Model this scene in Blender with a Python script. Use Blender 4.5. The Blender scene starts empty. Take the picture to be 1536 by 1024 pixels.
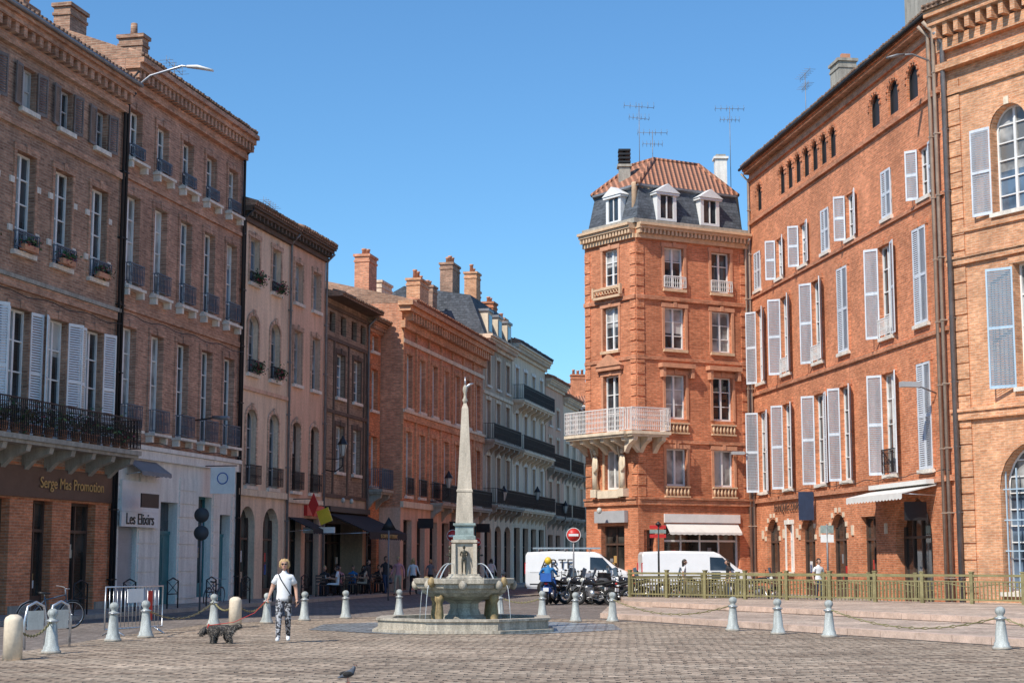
import bpy, bmesh, math, random
from mathutils import Vector, Matrix
R=random.Random(11)
scn=bpy.context.scene
COL=scn.collection
rad=math.radians
pi=math.pi
# ------------------------------------------------------------------ materials
M={}
def nm(name):
    m=bpy.data.materials.new(name); m.use_nodes=True
    nt=m.node_tree; b=nt.nodes['Principled BSDF']; M[name]=m
    return m,nt,b
def N(nt,t,**kw):
    n=nt.nodes.new(t)
    for k,v in kw.items(): setattr(n,k,v)
    return n
def noise(nt,vec,scale,detail=4,rough=.6):
    n=N(nt,'ShaderNodeTexNoise'); n.inputs['Scale'].default_value=scale
    n.inputs['Detail'].default_value=detail; n.inputs['Roughness'].default_value=rough
    if vec is not None: nt.links.new(vec,n.inputs['Vector'])
    return n.outputs['Fac']
def mrange(nt,f,a,b,c,d):
    n=N(nt,'ShaderNodeMapRange'); nt.links.new(f,n.inputs[0])
    for i,v in enumerate((a,b,c,d)): n.inputs[i+1].default_value=v
    return n.outputs[0]
def mix(nt,f,a,b,mode='MIX'):
    n=N(nt,'ShaderNodeMixRGB',blend_type=mode)
    for i,s in enumerate((f,a,b)):
        if hasattr(s,'links') or hasattr(s,'is_linked'): nt.links.new(s,n.inputs[i])
        elif i==0: n.inputs[0].default_value=s
        else: n.inputs[i].default_value=(*s,1) if len(s)==3 else s
    return n.outputs[0]
def bump(nt,b,h,strength=.3,dist=.02):
    n=N(nt,'ShaderNodeBump'); n.inputs['Strength'].default_value=strength; n.inputs['Distance'].default_value=dist
    nt.links.new(h,n.inputs['Height']); nt.links.new(n.outputs[0],b.inputs['Normal'])
def mul(nt,col,f):
    n=N(nt,'ShaderNodeVectorMath',operation='SCALE'); nt.links.new(col,n.inputs[0]); nt.links.new(f,n.inputs['Scale']); return n.outputs[0]
def simple(name,col,rough=.6,metal=0,var=.2,scale=2.5,bmp=0,spec=.4,streak=False):
    m,nt,b=nm(name)
    tc=N(nt,'ShaderNodeTexCoord'); vec=tc.outputs['Object']
    if streak:
        mp=N(nt,'ShaderNodeMapping'); mp.inputs['Scale'].default_value=(1.6,1.6,.25); nt.links.new(vec,mp.inputs[0]); v2=mp.outputs[0]
    else: v2=vec
    f1=noise(nt,v2,scale,6,.65); f2=noise(nt,vec,scale*9,3,.6)
    a=mrange(nt,f1,.3,.7,1-var,1+var); c=mrange(nt,f2,.3,.7,1-var*.5,1+var*.5)
    rgb=N(nt,'ShaderNodeRGB'); rgb.outputs[0].default_value=(*col,1)
    o=mul(nt,mul(nt,rgb.outputs[0],a),c)
    nt.links.new(o,b.inputs['Base Color'])
    b.inputs['Roughness'].default_value=rough; b.inputs['Metallic'].default_value=metal
    b.inputs['Specular IOR Level'].default_value=spec
    if bmp: bump(nt,b,f2,bmp,.02)
    return m
def wallvec(nt):
    tc=N(nt,'ShaderNodeTexCoord'); s=N(nt,'ShaderNodeSeparateXYZ'); nt.links.new(tc.outputs['Object'],s.inputs[0])
    ad=N(nt,'ShaderNodeMath',operation='ADD'); nt.links.new(s.outputs[0],ad.inputs[0]); nt.links.new(s.outputs[1],ad.inputs[1])
    cb=N(nt,'ShaderNodeCombineXYZ'); nt.links.new(ad.outputs[0],cb.inputs[0]); nt.links.new(s.outputs[2],cb.inputs[1])
    return tc.outputs['Object'],cb.outputs[0],s
def brick(name,c1,c2,mortar,bw=.36,rh=.085,ms=.011,stain=.35,dirt=(.16,.11,.09)):
    m,nt,b=nm(name)
    ov,wv,s=wallvec(nt)
    bt=N(nt,'ShaderNodeTexBrick'); nt.links.new(wv,bt.inputs['Vector'])
    bt.inputs['Scale'].default_value=1; bt.inputs['Brick Width'].default_value=bw; bt.inputs['Row Height'].default_value=rh
    bt.inputs['Mortar Size'].default_value=ms; bt.inputs['Mortar Smooth'].default_value=.3
    bt.inputs['Color1'].default_value=(*c1,1); bt.inputs['Color2'].default_value=(*c2,1); bt.inputs['Mortar'].default_value=(*mortar,1)
    bt.inputs['Bias'].default_value=-.1
    mp=N(nt,'ShaderNodeMapping'); mp.inputs['Scale'].default_value=(1.3,1.3,.22); nt.links.new(ov,mp.inputs[0])
    mp2=N(nt,'ShaderNodeMapping'); mp2.inputs['Scale'].default_value=(.6,.6,2.2); nt.links.new(ov,mp2.inputs[0])
    f1=noise(nt,mp.outputs[0],1.1,7,.65); f2=noise(nt,mp2.outputs[0],6,5,.75); f3=noise(nt,ov,.35,3,.5); f4=noise(nt,ov,1.3,6,.7)
    col=bt.outputs['Color']
    col=mul(nt,col,mrange(nt,f2,.3,.7,.56,1.44)); col=mul(nt,col,mrange(nt,f3,.3,.7,.82,1.18)); col=mul(nt,col,mrange(nt,f4,.32,.68,.8,1.2))
    pale=mrange(nt,f4,.56,.75,0,.22); col=mix(nt,pale,col,mortar)
    st=mrange(nt,f1,.48,.74,0,stain)
    col=mix(nt,st,col,dirt)
    nt.links.new(col,b.inputs['Base Color']); b.inputs['Roughness'].default_value=.9; b.inputs['Specular IOR Level'].default_value=.15
    ad=N(nt,'ShaderNodeMath',operation='ADD'); nt.links.new(bt.outputs['Fac'],ad.inputs[0]); nt.links.new(f2,ad.inputs[1])
    bump(nt,b,ad.outputs[0],-.6,.025)
def tiles(name,c1,c2):
    m,nt,b=nm(name)
    ov,wv,s=wallvec(nt)
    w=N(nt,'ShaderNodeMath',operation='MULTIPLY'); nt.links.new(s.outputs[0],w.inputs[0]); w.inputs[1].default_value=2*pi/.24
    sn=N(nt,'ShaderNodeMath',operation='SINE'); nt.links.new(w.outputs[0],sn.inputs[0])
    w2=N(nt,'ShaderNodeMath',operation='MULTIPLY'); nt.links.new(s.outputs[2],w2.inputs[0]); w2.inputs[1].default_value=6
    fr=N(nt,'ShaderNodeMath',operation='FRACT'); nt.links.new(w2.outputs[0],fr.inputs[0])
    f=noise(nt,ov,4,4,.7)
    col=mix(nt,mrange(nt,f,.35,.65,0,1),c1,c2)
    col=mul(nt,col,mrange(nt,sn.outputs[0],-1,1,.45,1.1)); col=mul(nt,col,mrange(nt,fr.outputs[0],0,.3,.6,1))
    nt.links.new(col,b.inputs['Base Color']); b.inputs['Roughness'].default_value=.85
    bump(nt,b,sn.outputs[0],.8,.05)
def slate(name,col):
    brick(name,col,tuple(c*1.5 for c in col),tuple(c*.5 for c in col),.25,.16,.008,.2,(.12,.12,.13))
def glassm(name,col,rough=.06,var=1.0):
    m,nt,b=nm(name)
    tc=N(nt,'ShaderNodeTexCoord'); f=noise(nt,tc.outputs['Object'],.9,3,.5)
    c=mix(nt,mrange(nt,f,.42,.6,0,1),tuple(x*.45 for x in col),tuple(x*1.5 for x in col))
    nt.links.new(c,b.inputs['Base Color']); b.inputs['Roughness'].default_value=rough
    b.inputs['Specular IOR Level'].default_value=.7
    f2=noise(nt,tc.outputs['Object'],1.5,2,.5); bump(nt,b,f2,.08,.05)
brick('brick_rose',(.52,.285,.195),(.33,.175,.12),(.46,.35,.27),stain=.55,dirt=(.19,.135,.105))
brick('brick_brown',(.46,.265,.18),(.27,.15,.105),(.42,.32,.24),stain=.6,dirt=(.16,.12,.095))
brick('brick_orange',(.68,.245,.115),(.50,.165,.078),(.58,.34,.22),stain=.3,dirt=(.34,.17,.11))
brick('brick_corner',(.63,.225,.11),(.46,.15,.072),(.50,.27,.17),stain=.3,dirt=(.3,.14,.09))
brick('brick_light',(.68,.34,.18),(.55,.245,.125),(.6,.42,.29),stain=.3,dirt=(.36,.23,.16))
brick('brick_pale',(.60,.39,.28),(.46,.29,.205),(.54,.43,.33),stain=.5)
brick('brick_red',(.68,.30,.17),(.52,.21,.12),(.54,.36,.26),stain=.35)
brick('brick_trim',(.56,.31,.205),(.43,.225,.145),(.48,.34,.25),.3,.09,stain=.35)
brick('brick_ctrim',(.58,.235,.125),(.48,.175,.092),(.5,.3,.2),.3,.09,stain=.25)
brick('block_dark',(.34,.245,.18),(.22,.16,.12),(.38,.3,.23),.5,.12,stain=.6)
simple('timber',(.12,.085,.065),.8,var=.3)
simple('stucco_beige',(.74,.56,.41),.9,var=.25,scale=1.2,streak=True,bmp=.1)
simple('stucco_pink',(.66,.43,.31),.9,var=.25,scale=1.2,streak=True,bmp=.1)
simple('stucco_grey',(.46,.37,.28),.9,var=.28,scale=1.2,streak=True,bmp=.1)
simple('stone_cream',(.72,.60,.45),.85,var=.2,scale=1.6,streak=True,bmp=.1)
simple('stone_white',(.80,.76,.69),.8,var=.18,scale=2,streak=True)
simple('stone_sill',(.74,.67,.58),.8,var=.25,scale=4)
simple('stone_grey',(.36,.33,.28),.85,var=.3,scale=3,bmp=.3,streak=True)
simple('stone_fountain',(.40,.355,.285),.8,var=.5,scale=3,bmp=.35,streak=True)
simple('stone_obelisk',(.50,.43,.34),.8,var=.3,scale=4,bmp=.3,streak=True)
simple('stone_green',(.27,.33,.31),.7,var=.35,scale=5)
simple('terracotta',(.58,.28,.165),.8,var=.2)
simple('buff',(.64,.44,.28),.8,var=.2,scale=4)
simple('white_paint',(.78,.77,.75),.5,var=.08)
simple('frame_white',(.80,.80,.78),.5,var=.1)
simple('frame_grey',(.42,.42,.42),.5,var=.1)
simple('frame_brown',(.10,.06,.045),.5,var=.2)
simple('shutter_white',(.80,.80,.79),.55,var=.1)
simple('shutter_blue',(.62,.655,.70),.55,var=.16,streak=True)
simple('shutter_lblue',(.42,.54,.64),.55,var=.14,streak=True)
simple('shutter_brown',(.20,.165,.15),.7,var=.25)
simple('teal',(.04,.17,.19),.45,var=.15)
simple('roller_grey',(.40,.40,.41),.5,var=.1)
simple('iron',(.025,.025,.028),.5,metal=.3,var=.2)
simple('iron_blue',(.10,.13,.17),.5,metal=.2,var=.2)
simple('zinc',(.23,.23,.24),.5,metal=.4,var=.25)
simple('pipe_buff',(.42,.33,.26),.6,var=.2)
simple('steel',(.55,.56,.58),.35,metal=.8,var=.15)
simple('rail_bronze',(.27,.24,.12),.5,metal=.2,var=.3)
simple('bronze',(.09,.08,.06),.45,metal=.6,var=.4,scale=12)
simple('gilt',(.33,.235,.115),.6,metal=.15,var=.4,scale=10)
simple('black',(.02,.02,.022),.5,var=.2)
simple('black_gloss',(.02,.02,.024),.15,var=.1,spec=.6)
simple('rubber',(.02,.02,.02),.85,var=.2)
simple('red',(.55,.03,.025),.4,var=.08)
simple('yellow',(.75,.5,.04),.4,var=.08)
simple('blue',(.03,.12,.42),.5,var=.12)
simple('gold',(.55,.33,.12),.4,var=.1)
simple('bollard_paint',(.38,.40,.38),.6,var=.45,scale=7,streak=True)
simple('kerb_stone',(.40,.34,.28),.85,var=.22,scale=3)
simple('kerb_pink',(.54,.40,.32),.85,var=.25,scale=3,bmp=.1)
simple('awning_black',(.025,.025,.03),.85,var=.2)
simple('awning_white',(.72,.70,.66),.8,var=.08)
simple('skin',(.52,.30,.21),.5,var=.06)
simple('hair_blond',(.46,.30,.14),.6,var=.35,scale=30)
simple('hair_dark',(.03,.02,.015),.5,var=.3,scale=30)
simple('cloth_white',(.78,.78,.78),.8,var=.06)
simple('cloth_black',(.03,.03,.035),.85,var=.2)
simple('cloth_blue',(.02,.16,.40),.7,var=.15)
simple('cloth_navy',(.03,.05,.10),.8,var=.2)
simple('cloth_pink',(.55,.25,.27),.8,var=.1)
simple('cloth_grey',(.22,.22,.23),.8,var=.15)
simple('cloth_beige',(.45,.36,.26),.8,var=.15)
simple('fur',(.05,.045,.042),.9,var=.6,scale=14)
simple('fur_light',(.22,.19,.16),.9,var=.4,scale=14)
simple('pigeon_grey',(.08,.09,.11),.6,var=.4,scale=20)
simple('van_white',(.78,.79,.80),.25,var=.04,spec=.6)
simple('plastic_dark',(.05,.05,.055),.6,var=.1)
simple('lamp_glass',(.55,.55,.5),.2,var=.1)
simple('leaf',(.055,.11,.035),.7,var=.5,scale=6)
simple('leaf_dry',(.16,.17,.05),.7,var=.5,scale=6)
simple('flower',(.45,.08,.10),.7,var=.4,scale=6)
glassm('glass',(.035,.042,.05)); glassm('glass_shop',(.05,.045,.04))
glassm('curtain',(.34,.34,.33),.25); glassm('glass_blue',(.09,.13,.18),.08)
tiles('tiles',(.60,.25,.14),(.42,.20,.12)); tiles('tiles_old',(.44,.26,.17),(.29,.18,.12))
slate('slate',(.085,.095,.11))
def pattern_mat():
    m,nt,b=nm('cloth_pattern'); tc=N(nt,'ShaderNodeTexCoord'); f=noise(nt,tc.outputs['Object'],24,2,.5)
    c=mix(nt,mrange(nt,f,.50,.54,0,1),(.03,.03,.035),(.42,.42,.44)); nt.links.new(c,b.inputs['Base Color']); b.inputs['Roughness'].default_value=.8
pattern_mat()
def water_mat():
    m,nt,b=nm('water'); b.inputs['Base Color'].default_value=(.05,.08,.07,1); b.inputs['Roughness'].default_value=.08
    tc=N(nt,'ShaderNodeTexCoord'); bump(nt,b,noise(nt,tc.outputs['Object'],9,3,.6),.4,.03)
    m,nt,b=nm('water_jet'); b.inputs['Base Color'].default_value=(.8,.85,.88,1); b.inputs['Roughness'].default_value=.15; b.inputs['Alpha'].default_value=.45
water_mat()
def paving(name,c1,c2,mort,bw,rh,ms,rot,lo,hi,rgh=.85,dist=.0,patch=None,bs=.7,bd=.04):
    m,nt,b=nm(name); tc=N(nt,'ShaderNodeTexCoord'); ov=tc.outputs['Object']
    mp=N(nt,'ShaderNodeMapping'); mp.inputs['Rotation'].default_value=(0,0,rot); nt.links.new(ov,mp.inputs[0]); vec=mp.outputs[0]
    if dist:
        nn=N(nt,'ShaderNodeTexNoise'); nn.inputs['Scale'].default_value=1.1; nn.inputs['Detail'].default_value=4; nt.links.new(ov,nn.inputs['Vector'])
        sc=N(nt,'ShaderNodeVectorMath',operation='SCALE'); nt.links.new(nn.outputs['Color'],sc.inputs[0]); sc.inputs['Scale'].default_value=dist
        ad=N(nt,'ShaderNodeVectorMath',operation='ADD'); nt.links.new(vec,ad.inputs[0]); nt.links.new(sc.outputs[0],ad.inputs[1]); vec=ad.outputs[0]
    bt=N(nt,'ShaderNodeTexBrick'); nt.links.new(vec,bt.inputs['Vector'])
    bt.inputs['Scale'].default_value=1; bt.inputs['Brick Width'].default_value=bw; bt.inputs['Row Height'].default_value=rh
    bt.inputs['Mortar Size'].default_value=ms; bt.inputs['Mortar Smooth'].default_value=.4; bt.inputs['Color1'].default_value=(*c1,1); bt.inputs['Color2'].default_value=(*c2,1); bt.inputs['Mortar'].default_value=(*mort,1)
    f1=noise(nt,ov,.22,5,.6); f2=noise(nt,ov,3.2,5,.7); f3=noise(nt,ov,14,3,.6)
    col=bt.outputs['Color']
    if patch:
        mp3=N(nt,'ShaderNodeMapping'); mp3.inputs['Scale'].default_value=(.5,1.6,1); nt.links.new(ov,mp3.inputs[0])
        f5=noise(nt,mp3.outputs[0],1.0,7,.75); col=mix(nt,mrange(nt,f5,.42,.62,0,.55),col,patch)
        f6=noise(nt,mp3.outputs[0],.45,6,.7); col=mul(nt,col,mrange(nt,f6,.35,.65,.78,1.2))
    col=mul(nt,col,mrange(nt,f1,.3,.7,lo,hi)); col=mul(nt,col,mrange(nt,f2,.3,.7,.62,1.38)); col=mul(nt,col,mrange(nt,f3,.3,.7,.7,1.3))
    nt.links.new(col,b.inputs['Base Color']); b.inputs['Roughness'].default_value=rgh; b.inputs['Specular IOR Level'].default_value=.25
    ad=N(nt,'ShaderNodeMath',operation='SUBTRACT'); nt.links.new(f2,ad.inputs[0]); nt.links.new(bt.outputs['Fac'],ad.inputs[1])
    bump(nt,b,ad.outputs[0],bs,bd)
paving('setts',(.50,.385,.285),(.25,.18,.13),(.13,.10,.075),.36,.23,.035,rad(4),.85,1.15,dist=.3,patch=(.46,.385,.295),bs=1,bd=.05)
paving('road',(.24,.205,.18),(.18,.15,.13),(.13,.11,.1),.3,.2,.015,rad(30),.8,1.2)
paving('slab',(.42,.36,.30),(.35,.30,.25),(.2,.17,.15),.9,.6,.012,rad(12),.85,1.15)
paving('wet_setts',(.20,.21,.21),(.32,.34,.35),(.10,.10,.10),.5,.3,.03,rad(4),.6,1.3,.35)
paving('slab_pink',(.50,.39,.31),(.40,.30,.24),(.22,.17,.14),1.2,.4,.02,rad(-45),.85,1.15,patch=(.50,.42,.34))
# ------------------------------------------------------------------ mesh builder
class MB:
    def __init__(s): s.v=[];s.f=[];s.m=[];s.sm=[];s.mats=[];s.M=None
    def add(s,vs,fs,mat,smooth=False):
        o=len(s.v)
        if s.M is not None: vs=[s.M@Vector(v) for v in vs]
        s.v+= [tuple(v) for v in vs]
        if mat not in s.mats: s.mats.append(mat)
        k=s.mats.index(mat)
        for f in fs: s.f.append([i+o for i in f]); s.m.append(k); s.sm.append(smooth)
    def quad(s,a,b,c,d,mat): s.add([a,b,c,d],[(0,1,2,3)],mat)
    def box(s,x0,x1,y0,y1,z0,z1,mat):
        vs=[(x0,y0,z0),(x1,y0,z0),(x1,y1,z0),(x0,y1,z0),(x0,y0,z1),(x1,y0,z1),(x1,y1,z1),(x0,y1,z1)]
        s.add(vs,[(0,3,2,1),(4,5,6,7),(0,1,5,4),(1,2,6,5),(2,3,7,6),(3,0,4,7)],mat)
    def tube(s,pts,r,n,mat,cap=True,smooth=True):
        pts=[Vector(p) for p in pts]; k=len(pts)
        if not isinstance(r,(list,tuple)): r=[r]*k
        vs=[];fs=[]; prev=None
        for i,p in enumerate(pts):
            t=(pts[min(i+1,k-1)]-pts[max(i-1,0)])
            if t.length<1e-9: t=Vector((0,0,1))
            t.normalize()
            if prev is None:
                u=Vector((0,0,1)) if abs(t.z)<.9 else Vector((1,0,0))
                a=t.cross(u).normalized()
            else:
                a=(prev-t*prev.dot(t))
                a=a.normalized() if a.length>1e-6 else t.orthogonal().normalized()
            b=t.cross(a); prev=a
            rr=r[i]; ra,rb=(rr if isinstance(rr,(tuple,list)) else (rr,rr))
            for j in range(n):
                th=2*pi*j/n; vs.append(p+a*(ra*math.cos(th))+b*(rb*math.sin(th)))
        for i in range(k-1):
            for j in range(n):
                j2=(j+1)%n; fs.append((i*n+j,i*n+j2,(i+1)*n+j2,(i+1)*n+j))
        if cap: fs.append(tuple(range(n-1,-1,-1))); fs.append(tuple((k-1)*n+j for j in range(n)))
        s.add(vs,fs,mat,smooth)
    def lathe(s,prof,n,mat,c=(0,0,0),a0=0,smooth=True,axis='z',cap=True):
        vs=[];fs=[]
        for (r,z) in prof:
            for j in range(n):
                th=a0+2*pi*j/n; x=r*math.cos(th); y=r*math.sin(th)
                p=(x,y,z) if axis=='z' else ((x,z,y) if axis=='y' else (z,x,y))
                vs.append((p[0]+c[0],p[1]+c[1],p[2]+c[2]))
        k=len(prof)
        for i in range(k-1):
            for j in range(n):
                j2=(j+1)%n; fs.append((i*n+j,i*n+j2,(i+1)*n+j2,(i+1)*n+j))
        if cap:
            fs.append(tuple(range(n-1,-1,-1))); fs.append(tuple((k-1)*n+j for j in range(n)))
        s.add(vs,fs,mat,smooth)
    def ell(s,c,r,mat,n=10,m=7):
        vs=[];fs=[]
        for i in range(m+1):
            ph=-pi/2+pi*i/m; ph=max(-pi/2+.02,min(pi/2-.02,ph))
            for j in range(n):
                th=2*pi*j/n; vs.append((c[0]+r[0]*math.cos(ph)*math.cos(th),c[1]+r[1]*math.cos(ph)*math.sin(th),c[2]+r[2]*math.sin(ph)))
        for i in range(m):
            for j in range(n):
                j2=(j+1)%n; fs.append((i*n+j,i*n+j2,(i+1)*n+j2,(i+1)*n+j))
        s.add(vs,fs,mat,True)
    def torus(s,c,Rr,r,mat,axis='y',n=20,m=6):
        vs=[];fs=[]
        for i in range(n):
            th=2*pi*i/n
            for j in range(m):
                ph=2*pi*j/m; q=Rr+r*math.cos(ph); w=r*math.sin(ph)
                a,b=q*math.cos(th),q*math.sin(th)
                p=(a,w,b) if axis=='y' else ((a,b,w) if axis=='z' else (w,a,b))
                vs.append((p[0]+c[0],p[1]+c[1],p[2]+c[2]))
        for i in range(n):
            for j in range(m):
                fs.append((i*m+j,((i+1)%n)*m+j,((i+1)%n)*m+(j+1)%m,i*m+(j+1)%m))
        s.add(vs,fs,mat,True)
    def build(s,name,parent=None,loc=(0,0,0),rz=0,bevel=0,fixn=False):
        if not s.v: return None
        me=bpy.data.meshes.new(name); me.from_pydata(s.v,[],s.f)
        for k in s.mats: me.materials.append(M[k])
        me.polygons.foreach_set('material_index',s.m); me.polygons.foreach_set('use_smooth',s.sm); me.update()
        if fixn:
            bm=bmesh.new(); bm.from_mesh(me); bmesh.ops.recalc_face_normals(bm,faces=bm.faces); bm.to_mesh(me); bm.free()
        o=bpy.data.objects.new(name,me); COL.objects.link(o)
        o.location=loc; o.rotation_euler=(0,0,rz)
        if parent: o.parent=parent
        if bevel:
            b=o.modifiers.new('Bevel','BEVEL'); b.width=bevel; b.segments=2; b.limit_method='ANGLE'; b.angle_limit=rad(40)
        return o
def empty(name,loc=(0,0,0),rz=0,parent=None):
    e=bpy.data.objects.new(name,None); COL.objects.link(e); e.location=loc; e.rotation_euler=(0,0,rz); e.empty_display_size=.3
    if parent: e.parent=parent
    return e
def text(parent,st,x,y,z,size,mat,rz=0,name='lettering',align='CENTER'):
    c=bpy.data.curves.new(name,'FONT'); c.body=st; c.size=size; c.align_x=align; c.align_y='CENTER'; c.extrude=.01
    c.materials.append(M[mat]); o=bpy.data.objects.new(name,c); COL.objects.link(o)
    o.location=(x,y,z); o.rotation_euler=(pi/2,0,rz); o.parent=parent; return o
# ------------------------------------------------------------------ building kit
class Bld:
    def __init__(s,name,ox,oy,ang,L,H,D=10,parent=None):
        s.e=empty(name,(ox,oy,0),ang,parent); s.parts={}; s.L=L; s.H=H; s.D=D; s.ops=[]; s.rec=.25
    def p(s,k):
        if k not in s.parts: s.parts[k]=MB()
        return s.parts[k]
    def hole(s,x0,x1,z0,z1,arch=0,rec=.25): s.ops.append((x0,x1,z0,z1,arch,rec))
    def win(s,x,w,z0,z1,arch=0,fr='frame_white',gl=None,trans=3,mull=True,sill='stone_sill',shut=None,sa=(.1,.4),sb=None,sw=None,closed=False,
            rail=None,railh=.95,railp=.12,sur=None,sw_=.14,rec=.25,key=None):
        x0,x1=x-w/2,x+w/2; s.hole(x0,x1,z0,z1,arch,rec)
        W=s.p('windows')
        if gl is None: gl=R.choice(['glass','glass','glass','curtain','glass_blue'])
        y=rec-.01
        if gl!='curtain' and z1-z0>1.5 and mull and R.random()<.4:
            # half-drawn curtain / blind behind the pane
            zc=z1-(z1-z0)*R.choice([.3,.45,.6]); W.quad((x0,y,z0),(x1,y,z0),(x1,y,zc),(x0,y,zc),gl); W.quad((x0,y,zc),(x1,y,zc),(x1,y,z1),(x0,y,z1),'curtain')
        else: W.quad((x0,y,z0),(x1,y,z0),(x1,y,z1),(x0,y,z1),gl)
        t=.065; yf=y-.06
        W.box(x0,x0+t,yf,y-.002,z0,z1,fr); W.box(x1-t,x1,yf,y-.002,z0,z1,fr)
        W.box(x0+t,x1-t,yf,y-.002,z0,z0+t*1.6,fr); W.box(x0+t,x1-t,yf,y-.002,z1-t,z1,fr)
        if mull: W.box(x-.05,x+.05,yf-.012,y-.004,z0+t*1.6,z1-t,fr)
        for i in range(1,trans+1):
            zz=z0+(z1-z0)*i/(trans+1); W.box(x0+t,x1-t,yf+.004,y-.006,zz-.02,zz+.02,fr)
        if arch:
            hw=w/2; zs=z1-arch; n=10
            for i in range(n):
                a,b=pi-pi*i/n,pi-pi*(i+1)/n
                o_=[(x+hw*math.cos(q),yf+.006,zs+arch*math.sin(q)) for q in (a,b)]; i_=[(x+(hw-.08)*math.cos(q),yf+.006,zs+(arch-.08)*math.sin(q)) for q in (b,a)]
                W.add(o_+i_,[(0,1,2,3)],fr)
        if sill: s.p('sills').box(x0-.1,x1+.1,-.13,.05,z0-.14,z0-.003,sill)
        if sur:
            T=s.p('surrounds')
            T.box(x0-sw_,x0-.003,-.045,.03,z0-.003,z1-(arch or 0),sur); T.box(x1+.003,x1+sw_,-.045,.03,z0-.003,z1-(arch or 0),sur)
            if not arch: T.box(x0-sw_-.04,x1+sw_+.04,-.06,.03,z1+.003,z1+.2,sur); T.box(x-.09,x+.09,-.09,-.062,z1+.01,z1+.26,key or sur)
            else:
                n=10
                for i in range(n):
                    a,b=pi-pi*i/n,pi-pi*(i+1)/n; hw=w/2; zs=z1-arch
                    P=lambda q,g,yy:(x+(hw+g)*math.cos(q),yy,zs+(arch+g)*math.sin(q))
                    T.add([P(a,.003,-.05),P(b,.003,-.05),P(b,.16,-.05),P(a,.16,-.05),P(a,.16,0),P(b,.16,0)],[(0,1,2,3),(3,2,5,4)],sur)
                T.box(x-.1,x+.1,-.1,-.052,z1-.02,z1+.24,key or sur)
        if shut:
            lw=sw or w/2
            if closed:
                s.leaf(x0,z0+.01,z1-.01-(0),lw*.99,1,0,shut); s.leaf(x1,z0+.01,z1-.01,lw*.99,-1,0,shut)
            else:
                s.leaf(x0-.02,z0,z1,lw,-1,R.uniform(*sa),shut); s.leaf(x1+.02,z0,z1,lw,1,R.uniform(*(sb or sa)),shut)
        if rail: s.rail(x0-.05,x1+.05,z0,railh,railp,rail)
    def leaf(s,hx,z0,z1,w,side,a,mat):
        m=s.p('shutters'); m.M=Matrix.Translation((hx,-.045,0))@Matrix.Rotation(-a if side>0 else pi+a,4,'Z')
        m.box(0,.055,-.02,.02,z0,z1,mat); m.box(w-.055,w,-.02,.02,z0,z1,mat)
        nz=3 if z1-z0>1.6 else 2
        for i in range(nz):
            zz=z0+(z1-z0-.09)*i/(nz-1); m.box(.055,w-.055,-.018,.018,zz,zz+.09,mat)
        k=int((z1-z0)/.075)
        for i in range(k):
            zz=z0+i*.075; m.add([(.055,-.015,zz),(w-.055,-.015,zz),(w-.055,.015,zz+.055),(.055,.015,zz+.055)],[(0,1,2,3)],mat)
        m.M=None
    def rail(s,x0,x1,z,h,p,mat,rings=False,part='railings',sp=.11,b=.011):
        m=s.p(part)
        m.box(x0,x1,-p-.03,-p+.01,z+h-.04,z+h,mat); m.box(x0,x1,-p-.02,-p,z+.06,z+.085,mat); m.box(x0,x1,-p-.02,-p,z+h*.82,z+h*.82+.02,mat)
        n=max(2,int((x1-x0)/sp))
        for i in range(n+1):
            xx=x0+(x1-x0)*i/n; m.box(xx-b,xx+b,-p-.01-b,-p-.01+b,z+.085,z+h-.04,mat)
            if i<n and (rings or True):
                xc=xx+(x1-x0)/n/2; m.torus((xc,-p-.01,z+h*.45),.04,.009,mat,'y',8,3)
                if rings: m.torus((xc,-p-.01,z+h*.66),.035,.009,mat,'y',8,3); m.torus((xc,-p-.01,z+h*.22),.035,.009,mat,'y',8,3)
        for xx in (x0,x1):
            for q in (z+h-.035,z+.065): m.box(xx-.012,xx+.012,-p,0,q,q+.025,mat)
            k=int(p/.12)
            for i in range(1,k+1): m.box(xx-b,xx+b,-i*p/(k+1)-b,-i*p/(k+1)+b,z+.09,z+h-.035,mat)
    def balcony(s,x0,x1,z,p,mat,rmat,rings=False,nb=4,h=1.0,bmat=None):
        T=s.p('balconies'); T.box(x0,x1,-p,.02,z-.14,z,mat); T.box(x0+.06,x1-.06,-p+.08,.02,z-.24,z-.142,mat)
        for i in range(nb):
            xx=x0+.3+(x1-x0-.6)*i/max(1,nb-1)
            T.add([(xx-.12,0,z-.242),(xx-.12,-p*.85,z-.242),(xx-.12,-p*.8,z-.42),(xx-.12,-p*.35,z-.6),(xx-.12,0,z-.95),
                   (xx+.12,0,z-.242),(xx+.12,-p*.85,z-.242),(xx+.12,-p*.8,z-.42),(xx+.12,-p*.35,z-.6),(xx+.12,0,z-.95)],
                  [(0,1,2,3,4),(9,8,7,6,5),(1,6,7,2),(2,7,8,3),(3,8,9,4),(0,5,6,1)],bmat or mat)
        s.rail(x0+.03,x1-.03,z,h,p-.05,rmat,rings,'railings')
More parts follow.
